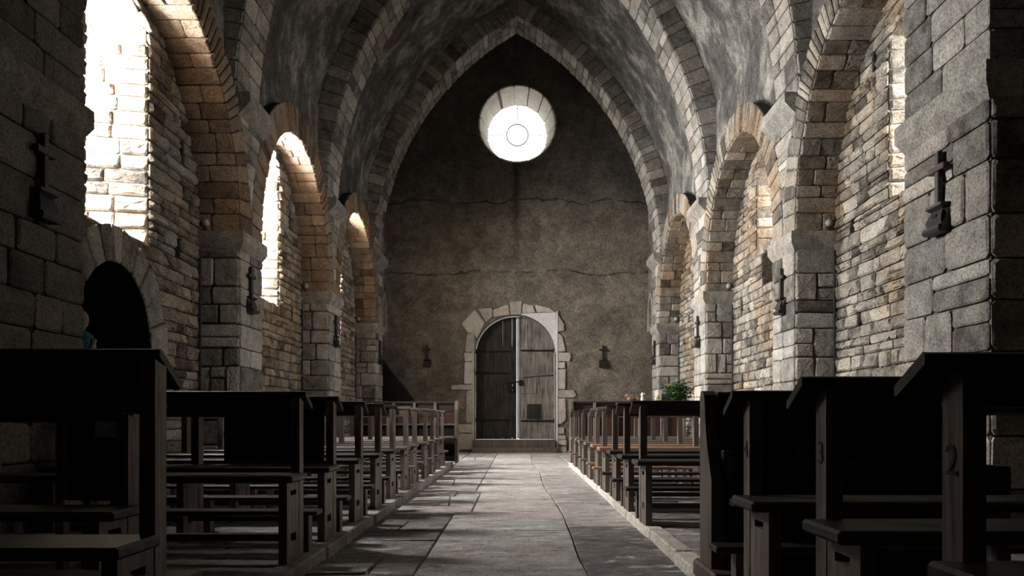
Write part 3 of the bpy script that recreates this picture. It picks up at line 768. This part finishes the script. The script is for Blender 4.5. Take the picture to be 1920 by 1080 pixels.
# ---------------------------------------------------------------- floor
fb=MB(); fb.add([(-3.5,-3.2,-.02),(3.5,-3.2,-.02),(3.5,16.75,-.02),(-3.5,16.75,-.02)],[(0,1,2,3)],-1)
fb.add([(-3.5,-3.2,-.3),(3.5,-3.2,-.3),(3.5,16.75,-.3),(-3.5,16.75,-.3)],[(3,2,1,0)],-1)
PFl=lambda u,v,w:(u,v,w-.016)
def lj(y):
    return -.50 if y<5.95 else (-.37 if y<7.6 else -.43)
def rj(y): return .385-.008*min(y,14)+.02*math.sin(y*1.3)
def slab(q,t=.014,tone=None): stone(fb,PFl,q,t,.004,rough=.9,tone=tone,unit=USL)
cy=[0.3,1.1,2.0,3.0,4.02,5.0,5.62,5.95,6.95,7.6,8.5,9.1,10.2,11.0,12.2,13.1,14.3,15.2,16.45]
for a,b in zip(cy,cy[1:]):
    g=.005; l=lj((a+b)/2)
    slab([(l+g,a+g),(rj(a)-g,a+g),(rj(b)-g,b-g),(l+g,b-g)],tone=R.uniform(.6,1.1))
ry=[.4,1.3,2.1,2.9,3.5,3.86,4.36,4.67,5.2,6.0,6.56,7.5,8.1,8.75,9.8,10.5,11.3,12.4,13.3,14.4,15.3,16.45]
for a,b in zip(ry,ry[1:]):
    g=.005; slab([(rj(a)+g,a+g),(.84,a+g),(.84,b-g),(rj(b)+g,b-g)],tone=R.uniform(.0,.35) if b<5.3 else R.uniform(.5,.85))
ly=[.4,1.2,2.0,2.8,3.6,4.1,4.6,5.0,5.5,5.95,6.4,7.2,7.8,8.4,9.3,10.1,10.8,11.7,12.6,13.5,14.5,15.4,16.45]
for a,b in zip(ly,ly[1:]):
    g=.005; l=lj((a+b)/2); sk=R.uniform(-.12,.12) if R.random()<.5 else 0
    m=R.uniform(.35,.65) if R.random()<.4 else None
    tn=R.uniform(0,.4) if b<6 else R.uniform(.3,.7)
    if m:
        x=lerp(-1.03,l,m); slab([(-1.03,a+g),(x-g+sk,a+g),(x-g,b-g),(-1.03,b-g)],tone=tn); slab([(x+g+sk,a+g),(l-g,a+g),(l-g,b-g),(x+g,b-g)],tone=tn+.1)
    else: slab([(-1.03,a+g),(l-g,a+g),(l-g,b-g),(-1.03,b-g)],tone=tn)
for sx in (-1,1):   # paving past the last benches, out to the walls
    y=11.95
    while y<16.5:
        y2=min(16.66,y+R.uniform(.5,.9)); x=.86 if sx>0 else 1.04
        while x<3.3:
            x2=min(3.34,x+R.uniform(.5,.9)); q=sorted((sx*x,sx*x2)); slab([(q[0]+.005,y+.005),(q[1]-.005,y+.005),(q[1]-.005,y2-.005),(q[0]+.005,y2-.005)],tone=R.uniform(.4,.8)); x=x2
        y=y2
struct(fb.build('floor',FLAG,recalc=False),'worn flagstone aisle floor')
# raised platforms with stone kerbs
PH=.063
KX={-1:1.02,1:.815}
for s,nm in ((-1,'left'),(1,'right')):
    b=MB(); x0=KX[s]; 
    xa,xb=sorted((s*(x0+.09),s*3.34)); b.box(xa,xb,-1.0,11.9,-.02,PH-.014,-1)
    Pp=lambda u,v,w:(s*u,v,w+PH-.016)
    y=-.5
    while y<11.85:
        y2=min(11.9,y+R.uniform(.3,.55)); x=x0+.09
        while x<3.3:
            x2=min(3.34,x+R.uniform(.4,.9)); stone(b,Pp,[(x+.003,y+.003),(x2-.003,y+.003),(x2-.003,y2-.003),(x+.003,y2-.003)],.014,.006,rough=.5,tone=R.uniform(.1,.6)); x=x2
        y=y2
    struct(b.build('floor_platform',FLAG),'raised paving under the %s benches'%nm)
    b=MB(); y=-.5
    while y<11.9:
        y2=min(11.92,y+R.uniform(.45,1.0)); j=R.uniform(-.006,.006)
        xa,xb=sorted((s*(x0+j),s*(x0+.10))); b.box(xa,xb,y+.003,y2-.003,-.01,PH+R.uniform(-.003,.004),R.uniform(.2,.9),.008); y=y2
    struct(b.build('kerb',PALE if s>0 else FLAG),'stone kerb along the %s edge of the aisle'%nm)
# wall behind the camera
b=MB(); b.add([(-3.5,-3.2,-.1),(3.5,-3.2,-.1),(3.5,-3.2,9.8),(-3.5,-3.2,9.8)],[(0,1,2,3)],.2)
struct(b.build('wall_east',DARKST,recalc=False))
# ---------------------------------------------------------------- benches
def copy_tree(o,parent=None):
    c=o.copy(); COL.objects.link(c)
    if parent: c.parent=parent
    for ch in list(o.children): copy_tree(ch,c)
    return c
def slot_slab(b,x0,x1,y0,y1,z0,z1,slots):
    # upright slab, faces in x; slots: (ya,yb,za,zb) cut right through
    zs=z0
    for (ya,yb,za,zb) in sorted(slots,key=lambda q:q[2]):
        b.box(x0,x1,y0,y1,zs,za)
        b.box(x0,x1,y0,ya,za,zb); b.box(x0,x1,yb,y1,za,zb)
        zs=zb
    b.box(x0,x1,y0,y1,zs,z1)
def bench(name,s,xa,xb,sy,seat=.483,desk=.872,board=.10,lid=.115,drop=.068,back=None,mats=None,num=None,kneel=True,mid=True,z0=PH,poff=.03,midx=None,backx=None):
    """bench for people facing the camera: s side sign, xa/xb inner and outer |x|, sy = depth of the rear seat edge"""
    M=mats or {}
    seatm=M.get('seat',WX); legm=M.get('leg',WZ); topm=M.get('top',WX); postm=M.get('post',WZ)
    root=empty(name,(s*(xa+xb)/2,sy,z0)); O=root.location.copy()
    def part(nm,b,mat):
        o=b.build(nm,mat,None,loc=tuple(O)); o.parent=root; o.location=(0,0,0); return o
    def X(a,c): return sorted((s*a,s*c))
    b=MB(); q=X(xa-.03,xb+.03); b.box(q[0],q[1],sy-.235,sy,seat-.034,seat,.5,.008); part('seat',b,seatm)
    ends=[xa+poff,xb-.06]+([midx or (xa+xb)/2] if mid else [])
    for i,e in enumerate(ends):
        b=MB(); q=X(e,e+.04); slot_slab(b,q[0],q[1],sy-.215,sy-.025,z0,seat-.034,[(sy-.16,sy-.07,seat-.10,seat-.075),(sy-.16,sy-.07,z0+.10,z0+.14)])
        part('leg',b,legm)
        ps=[]
        b=MB(); q=X(e-.002,e+.042); zt=desk-.03
        b.prism([(sy-.022,z0),(sy+.045,z0),(sy+.045,zt-.022),(sy-.022,zt-.004)],lambda u,v,w:(w,u,v),q[0],q[1]); p=part('post',b,postm)
        if num and i==0:
            cu=bpy.data.curves.new('number','FONT'); cu.body=num; cu.size=.085; cu.extrude=.0008; cu.align_x='CENTER'; cu.align_y='CENTER'
            t0_=bpy.data.objects.new('tmp',cu); COL.objects.link(t0_); bpy.context.view_layer.update(); me=bpy.data.meshes.new_from_object(t0_.evaluated_get(bpy.context.evaluated_depsgraph_get())); bpy.data.objects.remove(t0_)
            t=bpy.data.objects.new('painted_number',me); COL.objects.link(t); me.materials.clear(); me.materials.append(PAINTN); t.parent=p
            t.rotation_euler=(PI/2,0,-s*PI/2)
            t.location=Vector((s*(e-.004),sy+.012,desk-.21))-O
    if desk:
        b=MB(); q=X(xa-.02 if poff>=0 else xa-.015,xb+.02)
        b.prism([(sy+.02,desk-.024),(sy+.02,desk-.004),(sy+.028,desk),(sy+.03+lid,desk-drop),(sy+.032+lid,desk-drop-.02),(sy+.022+lid,desk-drop-.022)],lambda u,v,w:(w,u,v),q[0],q[1]); part('desk_top',b,topm)
        b=MB(); q=X(xa+poff+.045,xb-.02); b.box(q[0],q[1],sy+.026,sy+.045,desk-board,desk-.022,.5,.003); part('desk_front',b,M.get('board',topm))
        b=MB(); b.box(q[0],q[1],sy+.046,sy+.046+lid*.8,desk-board,desk-board+.012); part('book_shelf',b,topm)
    if back:
        b=MB(); q=X(xa+.06,backx or xb-.05); b.box(q[0],q[1],sy+.0,sy+.018,back,desk-board+.03)
        part('back_panel',b,WBLK)
        nb=max(2,int((xb-xa)/.5)); b=MB()
        for k in range(1,nb):
            x=lerp(q[0],q[1],k/nb); b.box(x-.03,x+.03,sy-.012,sy,back,desk-board,.5,.004)
        b.box(q[0],q[1],sy-.012,sy+.0,lerp(back,desk,.35),lerp(back,desk,.35)+.045,.5,.004)
        part('panel_moulding',b,WX)
    if kneel:
        b=MB(); q=X(xa-.05,xb+.02); b.box(q[0],q[1],sy+.12,sy+.235,z0+.19,z0+.215,.5,.005); part('kneeler',b,M.get('kneel',seatm))
        for e in ends[:2]+ends[2:]:
            b=MB(); q=X(e,e+.04); b.box(q[0],q[1],sy+.145,sy+.21,z0,z0+.192); part('kneeler_leg',b,legm)
    b=MB(); q=X(xa+.03,xb-.02); b.box(q[0],q[1],sy-.14,sy-.09,z0+.105,z0+.135); part('stretcher',b,seatm)
    return root
ORD=['first','second','third','fourth','fifth','sixth','seventh','eighth','ninth','tenth','eleventh']
G={-1:'long benches left of the aisle',1:'long benches right of the aisle'}
# near benches, right
def rel(o,lab): return tag(o,lab,'bench')
b1=bench('church_bench',1,.80,2.55,1.41,desk=.878,board=.105,num='2',lid=.105,drop=.06,kneel=True,mid=False)
tag(b1,'nearest right-hand bench, its post painted with the number 2','bench','numbered benches at front right')
b2=bench('church_bench',1,.79,2.55,2.0,desk=.865,board=.085,num='3',lid=.105,drop=.066)
tag(b2,'dark bench in front right group with number 3 on its post','bench','numbered benches at front right')
b3=bench('church_bench',1,.78,2.55,2.62,desk=.850,board=.08,num='4',lid=.105,drop=.066,midx=1.545)
tag(b3,'dark bench with number 4 on its post, before the panelled pew','bench','numbered benches at front right')
# far right rows
FR=[4.98+.73*i for i in range(9)]
worn={'seat':WXG,'leg':WZG,'post':WZG,'top':WX}
protoR=bench('church_bench',1,.79,2.60,FR[0],mats={'leg':WZG,'post':WZG})
protoW=bench('church_bench',1,.79,2.60,FR[3],mats={'seat':WXL,'leg':WZG,'post':WZG,'top':WXG},desk=.862)
protoG=bench('church_bench',1,.79,2.60,FR[5],mats=worn,desk=.862)
used={0:protoR,3:protoW,5:protoG}
for i,y in enumerate(FR):
    if i in used: o=used[i]
    else:
        src=protoR if i<3 else (protoW if i==4 else protoG); o=copy_tree(src); o.location=src.location.copy(); o.location.y=y
        o.location.x+=R.uniform(-.012,.012)
    ex={0:'dark bench right of the aisle just beyond the tall panelled pew end',3:'honey-seated bench right of the aisle, nearer of the two pale ones',4:'honey-seated bench right of the aisle, farther of the two pale ones',8:'last right-hand bench, in front of the red-brown end screen'}
    tag(o,ex.get(i,'open wooden bench right of the aisle, %s row beyond the panelled pew'%ORD[i]),'bench',G[1])
# left rows
L0=bench('church_bench',-1,1.075,2.65,3.70,desk=.888,board=.13,poff=0)
tag(L0,'dark left-hand bench just beyond the tall corner post bench','bench',G[-1])
L1=bench('church_bench',-1,1.075,2.65,4.38,desk=.884,board=.09,back=.50,poff=0,backx=1.72)
tag(L1,'left-hand bench with a solid dark panel at its aisle end, second beyond the tall bench','bench',G[-1])
FL=[3.70+.725*i for i in range(2,11)]
protoL=bench('church_bench',-1,1.075,2.65,FL[0],poff=0,mats={'leg':WZ,'post':WZ,'seat':WX})
protoLW=bench('church_bench',-1,1.075,2.65,FL[3],poff=0,mats={'seat':WXG,'leg':WZG,'post':WZG,'top':WXG},desk=.868)
for i,y in enumerate(FL):
    if i==0:o=protoL
    elif i==3:o=protoLW
    else:
        src=protoL if i<3 else protoLW; o=copy_tree(src); o.location=src.location.copy(); o.location.y=y; o.location.x+=R.uniform(-.015,.015)
    tag(o,'open wooden bench left of the aisle, %s row beyond the one with a solid panel'%ORD[i] if i<8 else 'last left-hand bench, in front of the left end screen','bench',G[-1])
# nearest left bench, taller
n1=bench('church_bench',-1,1.03,2.7,2.10,poff=-.02,seat=.426,desk=.950,board=.17,lid=.13,drop=.09,z0=PH,mid=False)
tag(n1,'tall dark bench at the front left with a deep sloping desk','bench')
n2=bench('church_bench',-1,1.43,2.6,2.82,seat=.426,desk=.80,board=.06,z0=PH,kneel=False,lid=.05,drop=.01)
tag(n2,'short dark bench set back behind the tall front left bench','bench')
# prie-dieu with the paper notice
pd=empty('prayer_desk',(-1.80,3.2,PH)); tag(pd,'narrow dark prayer desk with a paper sheet, behind the front left bench','prayer desk')
def pdp(nm,b,mat,par=pd):
    o=b.build(nm,mat,None,loc=(-1.80,3.2,PH)); o.parent=par; o.location=(0,0,0); return o
b=MB(); b.box(-1.93,-1.68,3.19,3.21,.40,.80,.5,.004); pnl=pdp('back_panel',b,WBLK)
b=MB(); b.prism([(3.16,.86),(3.16,.88),(3.30,.80),(3.30,.78)],lambda u,v,w:(w,u,v),-2.0,-1.62); pdp('desk_top',b,WX)
for x in (-1.97,-1.67):
    b=MB(); b.box(x,x+.035,3.18,3.24,PH,.865,.5,.004); pdp('post',b,WZ)
    b=MB(); b.box(x,x+.035,3.37,3.42,PH,.26,.5,.004); pdp('leg',b,WZ)
b=MB(); b.box(-1.99,-1.63,3.24,3.43,.26,.29,.5,.005); pdp('kneeler',b,WX)
pp=MB(); yp=3.184; x0,x1=-1.80,-1.685; n=14
top=[(x0,.742),(x1,.742)]; bot=[(lerp(x1,x0,k/n),.668+(.003 if k%2 else 0)) for k in range(n+1)]
pp.prism(bot[::-1]+top[::-1],lambda u,v,w:(u,w,v),yp-.0012,yp)
tag(pp.build('paper_notice',PAPER),'small bluish paper sheet pinned to the dark prayer desk at left','paper')
# ---------------------------------------------------------------- tall panelled pew, right
pw=empty('panelled_pew',(1.33,3.1,PH)); tag(pw,'black panelled pew with a tall moulded end, beside the right kerb','pew')
OP=(1.33,3.1,PH)
def pwp(nm,b,mat):
    o=b.build(nm,mat,None,loc=OP); o.parent=pw; o.location=(0,0,0); return o
def pewend(x):
    b=MB()
    pts=[(3.04,PH+.07),(3.23,PH+.07),(3.23,.84),(3.215,.868),(3.185,.868),(3.16,.85),(3.145,.80),(3.14,.74),(3.11,.64),(3.07,.56),(3.04,.50)]
    b.prism(pts,lambda u,v,w:(w,u,v),x,x+.05); return b
pwp('pew_end',pewend(.79),WZG)
b=MB(); b.box(1.91,1.96,2.96,3.23,PH+.0,.56,.5,.004); 
b.prism([(1.86,.52),(1.955,.52),(1.95,.57),(1.93,.60),(1.91,.64),(1.908,.86),(1.86,.86)],lambda u,v,w:(u,w,v),3.16,3.22); pwp('pew_end',b,WBLK)
b=MB(); b.box(.84,1.88,3.165,3.195,PH,.855,.5,.003); pwp('front_panel',b,WBLK)
b=MB()
for x in (.84,1.17,1.50,1.82): b.box(x,x+.055,3.147,3.165,PH+.06,.85,.5,.004)
for z in (.10,.52,.80): b.box(.84,1.88,3.149,3.165,z,z+.055,.5,.004)
pwp('panel_frame',b,WX)
b=MB(); b.box(.84,1.905,3.135,3.225,.845,.862,.5,.006); pwp('top_rail',b,WX)
b=MB(); b.box(.85,1.90,2.93,3.16,.40,.43,.5,.006); pwp('seat',b,WX)
b=MB(); b.box(.77,.87,2.93,3.28,PH,PH+.075,.5,.01); pwp('plinth',b,WZG)
b=MB(); b.box(.84,.89,3.06,3.14,.50,.62,.5,.006); pwp('carved_block',b,WZG)
# ---------------------------------------------------------------- end screens
def screen(s,xa,xb,y,lab,red):
    r=empty('pew_screen',(s*(xa+xb)/2,y,PH)); tag(r,lab,'screen'); OO=tuple(r.location)
    def pt(nm,b,mat):
        o=b.build(nm,mat,None,loc=OO); o.parent=r; o.location=(0,0,0)
    X=lambda a,c:sorted((s*a,s*c))
    b=MB(); q=X(xa,xb); b.box(q[0],q[1],y-.02,y+.06,.985,1.02,.5,.005); pt('top_rail',b,WX)
    b=MB(); b.box(q[0],q[1],y,y+.03,.87,.985); pt('upper_board',b,WX)
    b=MB(); b.box(q[0],q[1],y+.01,y+.035,.67 if red==0 else .30,.87); pt('panel',b,WRED)
    b=MB(); b.box(q[0],q[1],y-.02,y+.03,.645 if red==0 else .27,.672 if red==0 else .3,.5,.003); pt('middle_rail',b,WXG)
    b=MB(); b.box(q[0],q[1],y-.02,y+.03,PH+.02,PH+.10); pt('bottom_rail',b,WX)
    b=MB(); b.box(q[0],q[1],y+.012,y+.03,PH+.1,.645 if red==0 else .27); pt('lower_panel',b,WBLK)
    k=xa
    n=5
    for i in range(n+1):
        x=lerp(xa,xb-.05,i/n); q=X(x,x+.045); b=MB(); b.box(q[0],q[1],y-.03,y+.05,PH,1.0,.5,.004); pt('post',b,WZ if i else WZG)
    q=X(xa-.01,xa+.035); b=MB(); b.prism([(y-.10,PH),(y+.18,PH),(y+.18,.55),(y+.06,.75),(y+.06,1.03),(y-.05,1.03),(y-.10,.9)],lambda u,v,w:(w,u,v),q[0],q[1]); pt('end_board',b,WZG)
    b=MB(); q=X(xa+.04,xb-.05); b.box(q[0],q[1],y-.30,y-.05,.45,.48,.5,.005); pt('seat',b,WXG)
screen(1,.83,2.62,11.60,'red-brown panelled screen closing the right-hand bench rows',1)
screen(-1,.94,2.62,11.72,'dark panelled screen closing the left-hand bench rows',0)
# ---------------------------------------------------------------- crosses (stations)
def cross(loc,rz,lab,numeral=None):
    r=empty('wall_cross',loc); r.rotation_euler=(0,0,rz)   # local: -y faces out, x across, z up
    tag(r,lab,'cross','wooden crosses on carved brackets')
    b=MB(); b.box(-.02,.02,-.045,-.012,.17,.50,.5,.004); b.box(-.085,.085,-.05,-.010,.375,.415,.5,.004); o=b.build('cross',CROSSM); o.parent=r
    prof=[(.0,.0),(-.075,.0),(-.085,.02),(-.08,.04),(-.055,.045),(-.065,.08),(-.05,.12),(-.04,.14),(-.065,.16),(-.065,.175),(0,.175)]
    b=MB(); fs=[];vs=[]; w=[.085,.085,.09,.088,.075,.085,.072,.062,.082,.084,.084]
    n=len(prof)
    for sg in (-1,1):
        for (y,z),ww_ in zip(prof,w): vs.append((sg*ww_,y,z))
    b.add(vs,[tuple(range(n)),tuple(range(2*n-1,n-1,-1))]+[(k,k+n,(k+1)%n+n,(k+1)%n) for k in range(n)])
    o=b.build('bracket',CROSSM); o.parent=r
    if numeral:
        b=MB()
        for k in range(numeral): b.box(-.022+k*.02,-.012+k*.02,-.064,-.058,.075,.115)
        p=b.build('painted_numeral',PAINTN); p.parent=o
for (x,y,s,lab,nu) in [(-2.735,4.27,-1,'large dark wooden cross on the nearest left pier',None),(2.585,4.53,1,'wooden cross with numeral on the nearest right pier',3),
    (-2.885,8.02,-1,'small cross on the second left pier, above the far benches',None),(2.885,8.1,1,'small cross on the second right pier, in bright light',None),
    (-2.885,11.78,-1,'small cross on the third left pier',None),(2.885,11.85,1,'small cross on the third right pier, above the green plant',None),
    (-2.885,15.55,-1,'small cross on the last left pier beside the end wall',None),(2.885,15.6,1,'small cross on the last right pier beside the end wall',None)]:
    cross((x,y,1.88 if abs(y-4.47)>.1 else 1.87),(-PI/2 if s>0 else PI/2),lab,nu)
cross((-2.01,YW-.005,1.90),0,'small cross on the end wall left of the door'); cross((1.91,YW-.005,1.89),0,'small cross on the end wall right of the door')
# ---------------------------------------------------------------- conduits and spotlights at the piers
for s,nm in ((-1,'left'),(1,'right')):
    for i,(p0,p1) in enumerate(PIERS[1:] if s<0 else PIERS):
        j=i+ (2 if s<0 else 1); od=ORD[j-1]
        b=MB(); b.tube([(s*(XR-.05),p0-.045,.03 if False else .0),(s*(XR-.05),p0-.045,2.5)],.012,8)
        tag(b.build('cable_conduit',PIPE),'black cable conduit up the recess corner of the %s %s pier'%(od,nm),'conduit','black cable conduits beside the piers')
        if j==1: continue
        r=empty('spotlight',(s*3.24,p0+.0,SPR)); tag(r,'small round spotlight on the impost ledge of the %s %s pier'%(od,nm),'spotlight','spotlights on the pier ledges')
        b=MB(); b.box(-.025,.025,-.05,.0,0,.012); b.tube([(0,-.025,.01),(0,-.025,.05)],.006,6); o=b.build('bracket',PIPE); o.parent=r
        b=MB(); b.lathe((0,-.025,.085),[(.001,-.038),(.022,-.033),(.036,-.015),(.038,.005),(.03,.026),(.012,.038),(.001,.04)],14); o=b.build('lamp_head',LAMPM,smooth=True); o.parent=r
# ---------------------------------------------------------------- stair on the left by the end wall
sr=empty('wooden_stair',(-2.85,15.9,0)); tag(sr,'black boarded stair rising by the left corner of the end wall','stair')
b=MB(); ydeep=16.62
b.prism([(-3.30,0),(-2.2,0),(-2.28,1.17),(-3.02,2.13),(-3.30,2.35)],lambda u,v,w:(u,w,v),16.25,16.29); 
o=b.build('boarded_side',WBLK,None,loc=(-2.85,15.9,0)); o.parent=sr; o.location=(0,0,0)
b=MB()
for k in range(9):
    x=-2.26-k*.115; b.box(x-.115,x,16.29,16.66,.13*k+.9-.03,.13*k+.9); b.box(x-.006,x,16.29,16.66,.13*(k-1)+.9,.13*k+.9)
o=b.build('treads',WBLK,None,loc=(-2.85,15.9,0)); o.parent=sr; o.location=(0,0,0)
b=MB(); b.tube([(-2.20,16.27,1.10),(-3.05,16.27,2.18)],.022,8); o=b.build('handrail',WX,None,loc=(-2.85,15.9,0)); o.parent=sr; o.location=(0,0,0)
# ---------------------------------------------------------------- flowers and statue at back right
def blob(b,c,r,n=8,sz=1):
    b.lathe(c,[(r*.05,-r*sz),(r*.7,-r*.7*sz),(r,0),(r*.7,r*.7*sz),(r*.05,r*sz)],n)
tbx,tby=2.45,12.55
t=empty('side_table',(tbx,tby,0)); tag(t,'plain dark side table behind the right end screen, carrying the plant','table')
b=MB(); b.box(-.35,.35,-.25,.25,.80,.83,.5,.004); o=b.build('table_top',WX); o.parent=t
for sx in (-1,1):
    for sy in (-1,1):
        b=MB(); b.box(sx*.30-.02,sx*.30+.02,sy*.2-.02,sy*.2+.02,0,.80); o=b.build('leg',WZ); o.parent=t
pl=empty('potted_plant',(tbx+.25,tby,.83)); tag(pl,'bushy green plant with yellow flowers in front of the third right pier','plant')
b=MB(); b.lathe((0,0,0),[(.06,0),(.085,.13),(.095,.135),(.095,.15),(.08,.15)],14); o=b.build('pot',TERRA); o.parent=pl
b=MB(); rr=random.Random(3)
stems=[]
for k in range(70):
    a=rr.uniform(0,2*PI); h=rr.uniform(.14,.40); d=rr.uniform(.02,.22)*(1.15-h)
    p=(d*math.cos(a)*1.3,d*math.sin(a),.14+h); stems.append(p)
    b.tube([(0,0,.13),(p[0]*.4,p[1]*.4,.14+h*.55),p],.003,4)
o=b.build('stems',LEAF); o.parent=pl
b=MB()
for p in stems:
    for q in range(16):
        a=rr.uniform(0,2*PI); e=rr.uniform(-.6,.7); L=rr.uniform(.035,.07)
        c=Vector(p)*rr.uniform(.72,1.02)+Vector((rr.uniform(-.03,.03),rr.uniform(-.03,.03),rr.uniform(-.03,.02)))
        d=Vector((math.cos(a)*math.cos(e),math.sin(a)*math.cos(e),math.sin(e))); w=d.cross(Vector((rr.uniform(-.4,.4),rr.uniform(-.4,.4),1))).normalized()*L*.35
        b.add([c,c+d*L*.5+w,c+d*L,c+d*L*.5-w],[(0,1,2,3)])
o=b.build('foliage',LEAF,recalc=False); o.parent=pl
for k in range(13):
    p=stems[k*3]; b=MB()
    c=Vector(p)+Vector((0,-.02,.015))
    for q in range(5):
        a=2*PI*q/5; b.lathe((c.x+.013*math.cos(a),c.y,c.z+.013*math.sin(a)),[(.001,-.006),(.011,0),(.001,.006)],6)
    o=b.build('flower',YEL); o.parent=pl
lf=empty('potted_plant',(tbx-.17,tby-.05,.83)); tag(lf,'low wispy plant with a few yellow blooms left of the bushy plant','plant')
b=MB(); b.lathe((0,0,0),[(.05,0),(.06,.08),(.055,.09)],12); o=b.build('pot',TERRA); o.parent=lf
b=MB(); heads=[]
for k in range(16):
    a=rr.uniform(0,2*PI); h=rr.uniform(.1,.26); p=(rr.uniform(-.14,.14),rr.uniform(-.08,.08),.08+h); heads.append(p)
    b.tube([(0,0,.08),(p[0]*.5,p[1]*.5,.09+h*.6),p],.003,4)
    for q in range(4):
        c=Vector(p)*rr.uniform(.7,1); L=.04; d=Vector((rr.uniform(-1,1),rr.uniform(-1,1),rr.uniform(-.2,.6))).normalized(); w=d.cross(Vector((0,0,1)))*.012
        b.add([c,c+d*L*.5+w,c+d*L,c+d*L*.5-w],[(0,1,2,3)])
o=b.build('foliage',LEAF,recalc=False); o.parent=lf
for p in heads[:5]:
    b=MB(); blob(b,p,.015); o=b.build('flower',YEL); o.parent=lf
# low altar shelf by the end wall with small bouquet and white figurine
sh=MB(); sh.box(1.95,2.85,14.1,14.45,0,.86,.5,.01)
tag(sh.build('stone_pedestal',ASH),'plain stone block near the last right pier, holding the posy and figurine','pedestal')
bq=empty('flower_posy',(2.18,14.22,.86)); tag(bq,'small posy of pink, orange and purple flowers behind the right screen','flowers')
b=MB(); b.lathe((0,0,0),[(.035,0),(.045,.05),(.035,.12),(.04,.13)],12); o=b.build('vase',WHITE); o.parent=bq
b=MB()
for k in range(14): b.tube([(0,0,.1),(rr.uniform(-.1,.1),rr.uniform(-.05,.05),rr.uniform(.2,.34))],.005,5)
o=b.build('stems',LEAF); o.parent=bq
for (x,z,m_,r_) in [(-.10,.33,ORG,.028),(-.05,.27,PINK,.036),(.02,.34,PURP,.03),(-.02,.37,LEAF,.02),(.10,.28,ORG,.032),(.05,.26,LEAF,.025)]:
    b=MB()
    for q in range(6):
        a=2*PI*q/6; blob(b,(x+r_*.5*math.cos(a),-.02,z+r_*.5*math.sin(a)),r_*.55,7)
    o=b.build('flower',m_,smooth=True); o.parent=bq
fg=empty('figurine',(2.38,14.2,.86)); tag(fg,'small white statuette beside the posy at back right','statuette')
b=MB(); b.lathe((0,0,0),[(.05,0),(.05,.02),(.04,.03),(.032,.18),(.04,.26),(.03,.30),(.014,.315)],14); o=b.build('robe',WHITE,smooth=True); o.parent=fg
b=MB(); blob(b,(0,0,.345),.035,12,1.3); o=b.build('head',WHITE,smooth=True); o.parent=fg
ls=MB(); ls.prism([(2.72,.02),(2.80,.02),(2.875,1.30),(2.80,1.32)],lambda u,v,w:(u,w,v),14.85,15.22)
tag(ls.build('stone_slab',PALE),'pale slab leaning against the last right pier','slab')
# statue in the side doorway
su=empty('painted_statue',(-3.50,6.0,0)); tag(su,'small statue with teal robe half hidden in the left side doorway','statue')
b=MB(); b.box(-.16,.16,-.16,.16,0,1.0,.5,.01); o=b.build('pedestal',DARKST); o.parent=su
b=MB(); b.lathe((0,0,1.0),[(.12,0),(.13,.03),(.10,.2),(.11,.33),(.085,.42),(.03,.46)],18,.5,1,.75); o=b.build('robe',TEAL,smooth=True); o.parent=su
b=MB(); b.lathe((0,0,1.46),[(.022,0),(.028,.02),(.045,.04),(.052,.08),(.048,.12),(.03,.15),(.002,.16)],16); b.lathe((0,-.05,1.53),[(.001,0),(.01,.008),(.006,.03),(.001,.032)],8)
b.tube([(-.09,0,1.38),(-.11,-.05,1.28),(-.02,-.1,1.31)],[.03,.026,.016],8); b.tube([(.09,0,1.38),(.11,-.05,1.28),(.02,-.1,1.31)],[.03,.026,.016],8)
o=b.build('head_and_arms',SKINP,smooth=True); o.parent=su
# ---------------------------------------------------------------- light
w=bpy.data.worlds.new('sky'); SC.world=w; w.use_nodes=True
bg=w.node_tree.nodes['Background']; bg.inputs[0].default_value=(.86,.93,1,1); bg.inputs[1].default_value=3
def area(name,loc,rot,sx,sy,power,col=(1,1,1)):
    l=bpy.data.lights.new(name,'AREA'); l.shape='RECTANGLE'; l.size=sx; l.size_y=sy; l.energy=power; l.color=col
    o=bpy.data.objects.new(name,l); COL.objects.link(o); o.location=loc; o.rotation_euler=rot; return o
for (s,i),W in WIN.items():
    hz=W['ospr']+W['rise']-W['osill']
    p=([620,1000,1000][i] if s<0 else [120,60,40][i])
    o_=area('window_daylight',(s*(XO+.10),W['c'],W['osill']+hz/2+.05),(0,0,0),hz,W['ohw']*2,p,(1,.985,.96) if s<0 else (1,.985,.96))
    o_.rotation_euler=Vector((-s,0 if s<0 else [1.3,.8,.6][i],-.5)).to_track_quat('-Z','Y').to_euler(); o_.data.size,o_.data.size_y=W['ohw']*2,hz
    if s>0: o_.data.spread=math.radians(110)
sun=bpy.data.lights.new('sun','SUN'); sun.energy=10; sun.angle=.02; sun.color=(1,.88,.72)
so=bpy.data.objects.new('sun',sun); COL.objects.link(so)
d=Vector((1,1.05,-.50)).normalized(); so.rotation_euler=d.to_track_quat('-Z','Y').to_euler()
# ---------------------------------------------------------------- camera
cam=bpy.data.cameras.new('camera'); co=bpy.data.objects.new('camera',cam); COL.objects.link(co); SC.camera=co
co.location=(0,0,.75); co.rotation_euler=(PI/2,0,0); cam.sensor_width=36; cam.lens=36*F/1920
cam.shift_x=-10/1920; cam.shift_y=245/1920; cam.clip_start=.05
vsx=SC.view_settings; SC.display_settings.display_device='sRGB'; vsx.view_transform='Standard'; vsx.look='None'; vsx.gamma=1; vsx.use_curve_mapping=False; vsx.exposure=.22
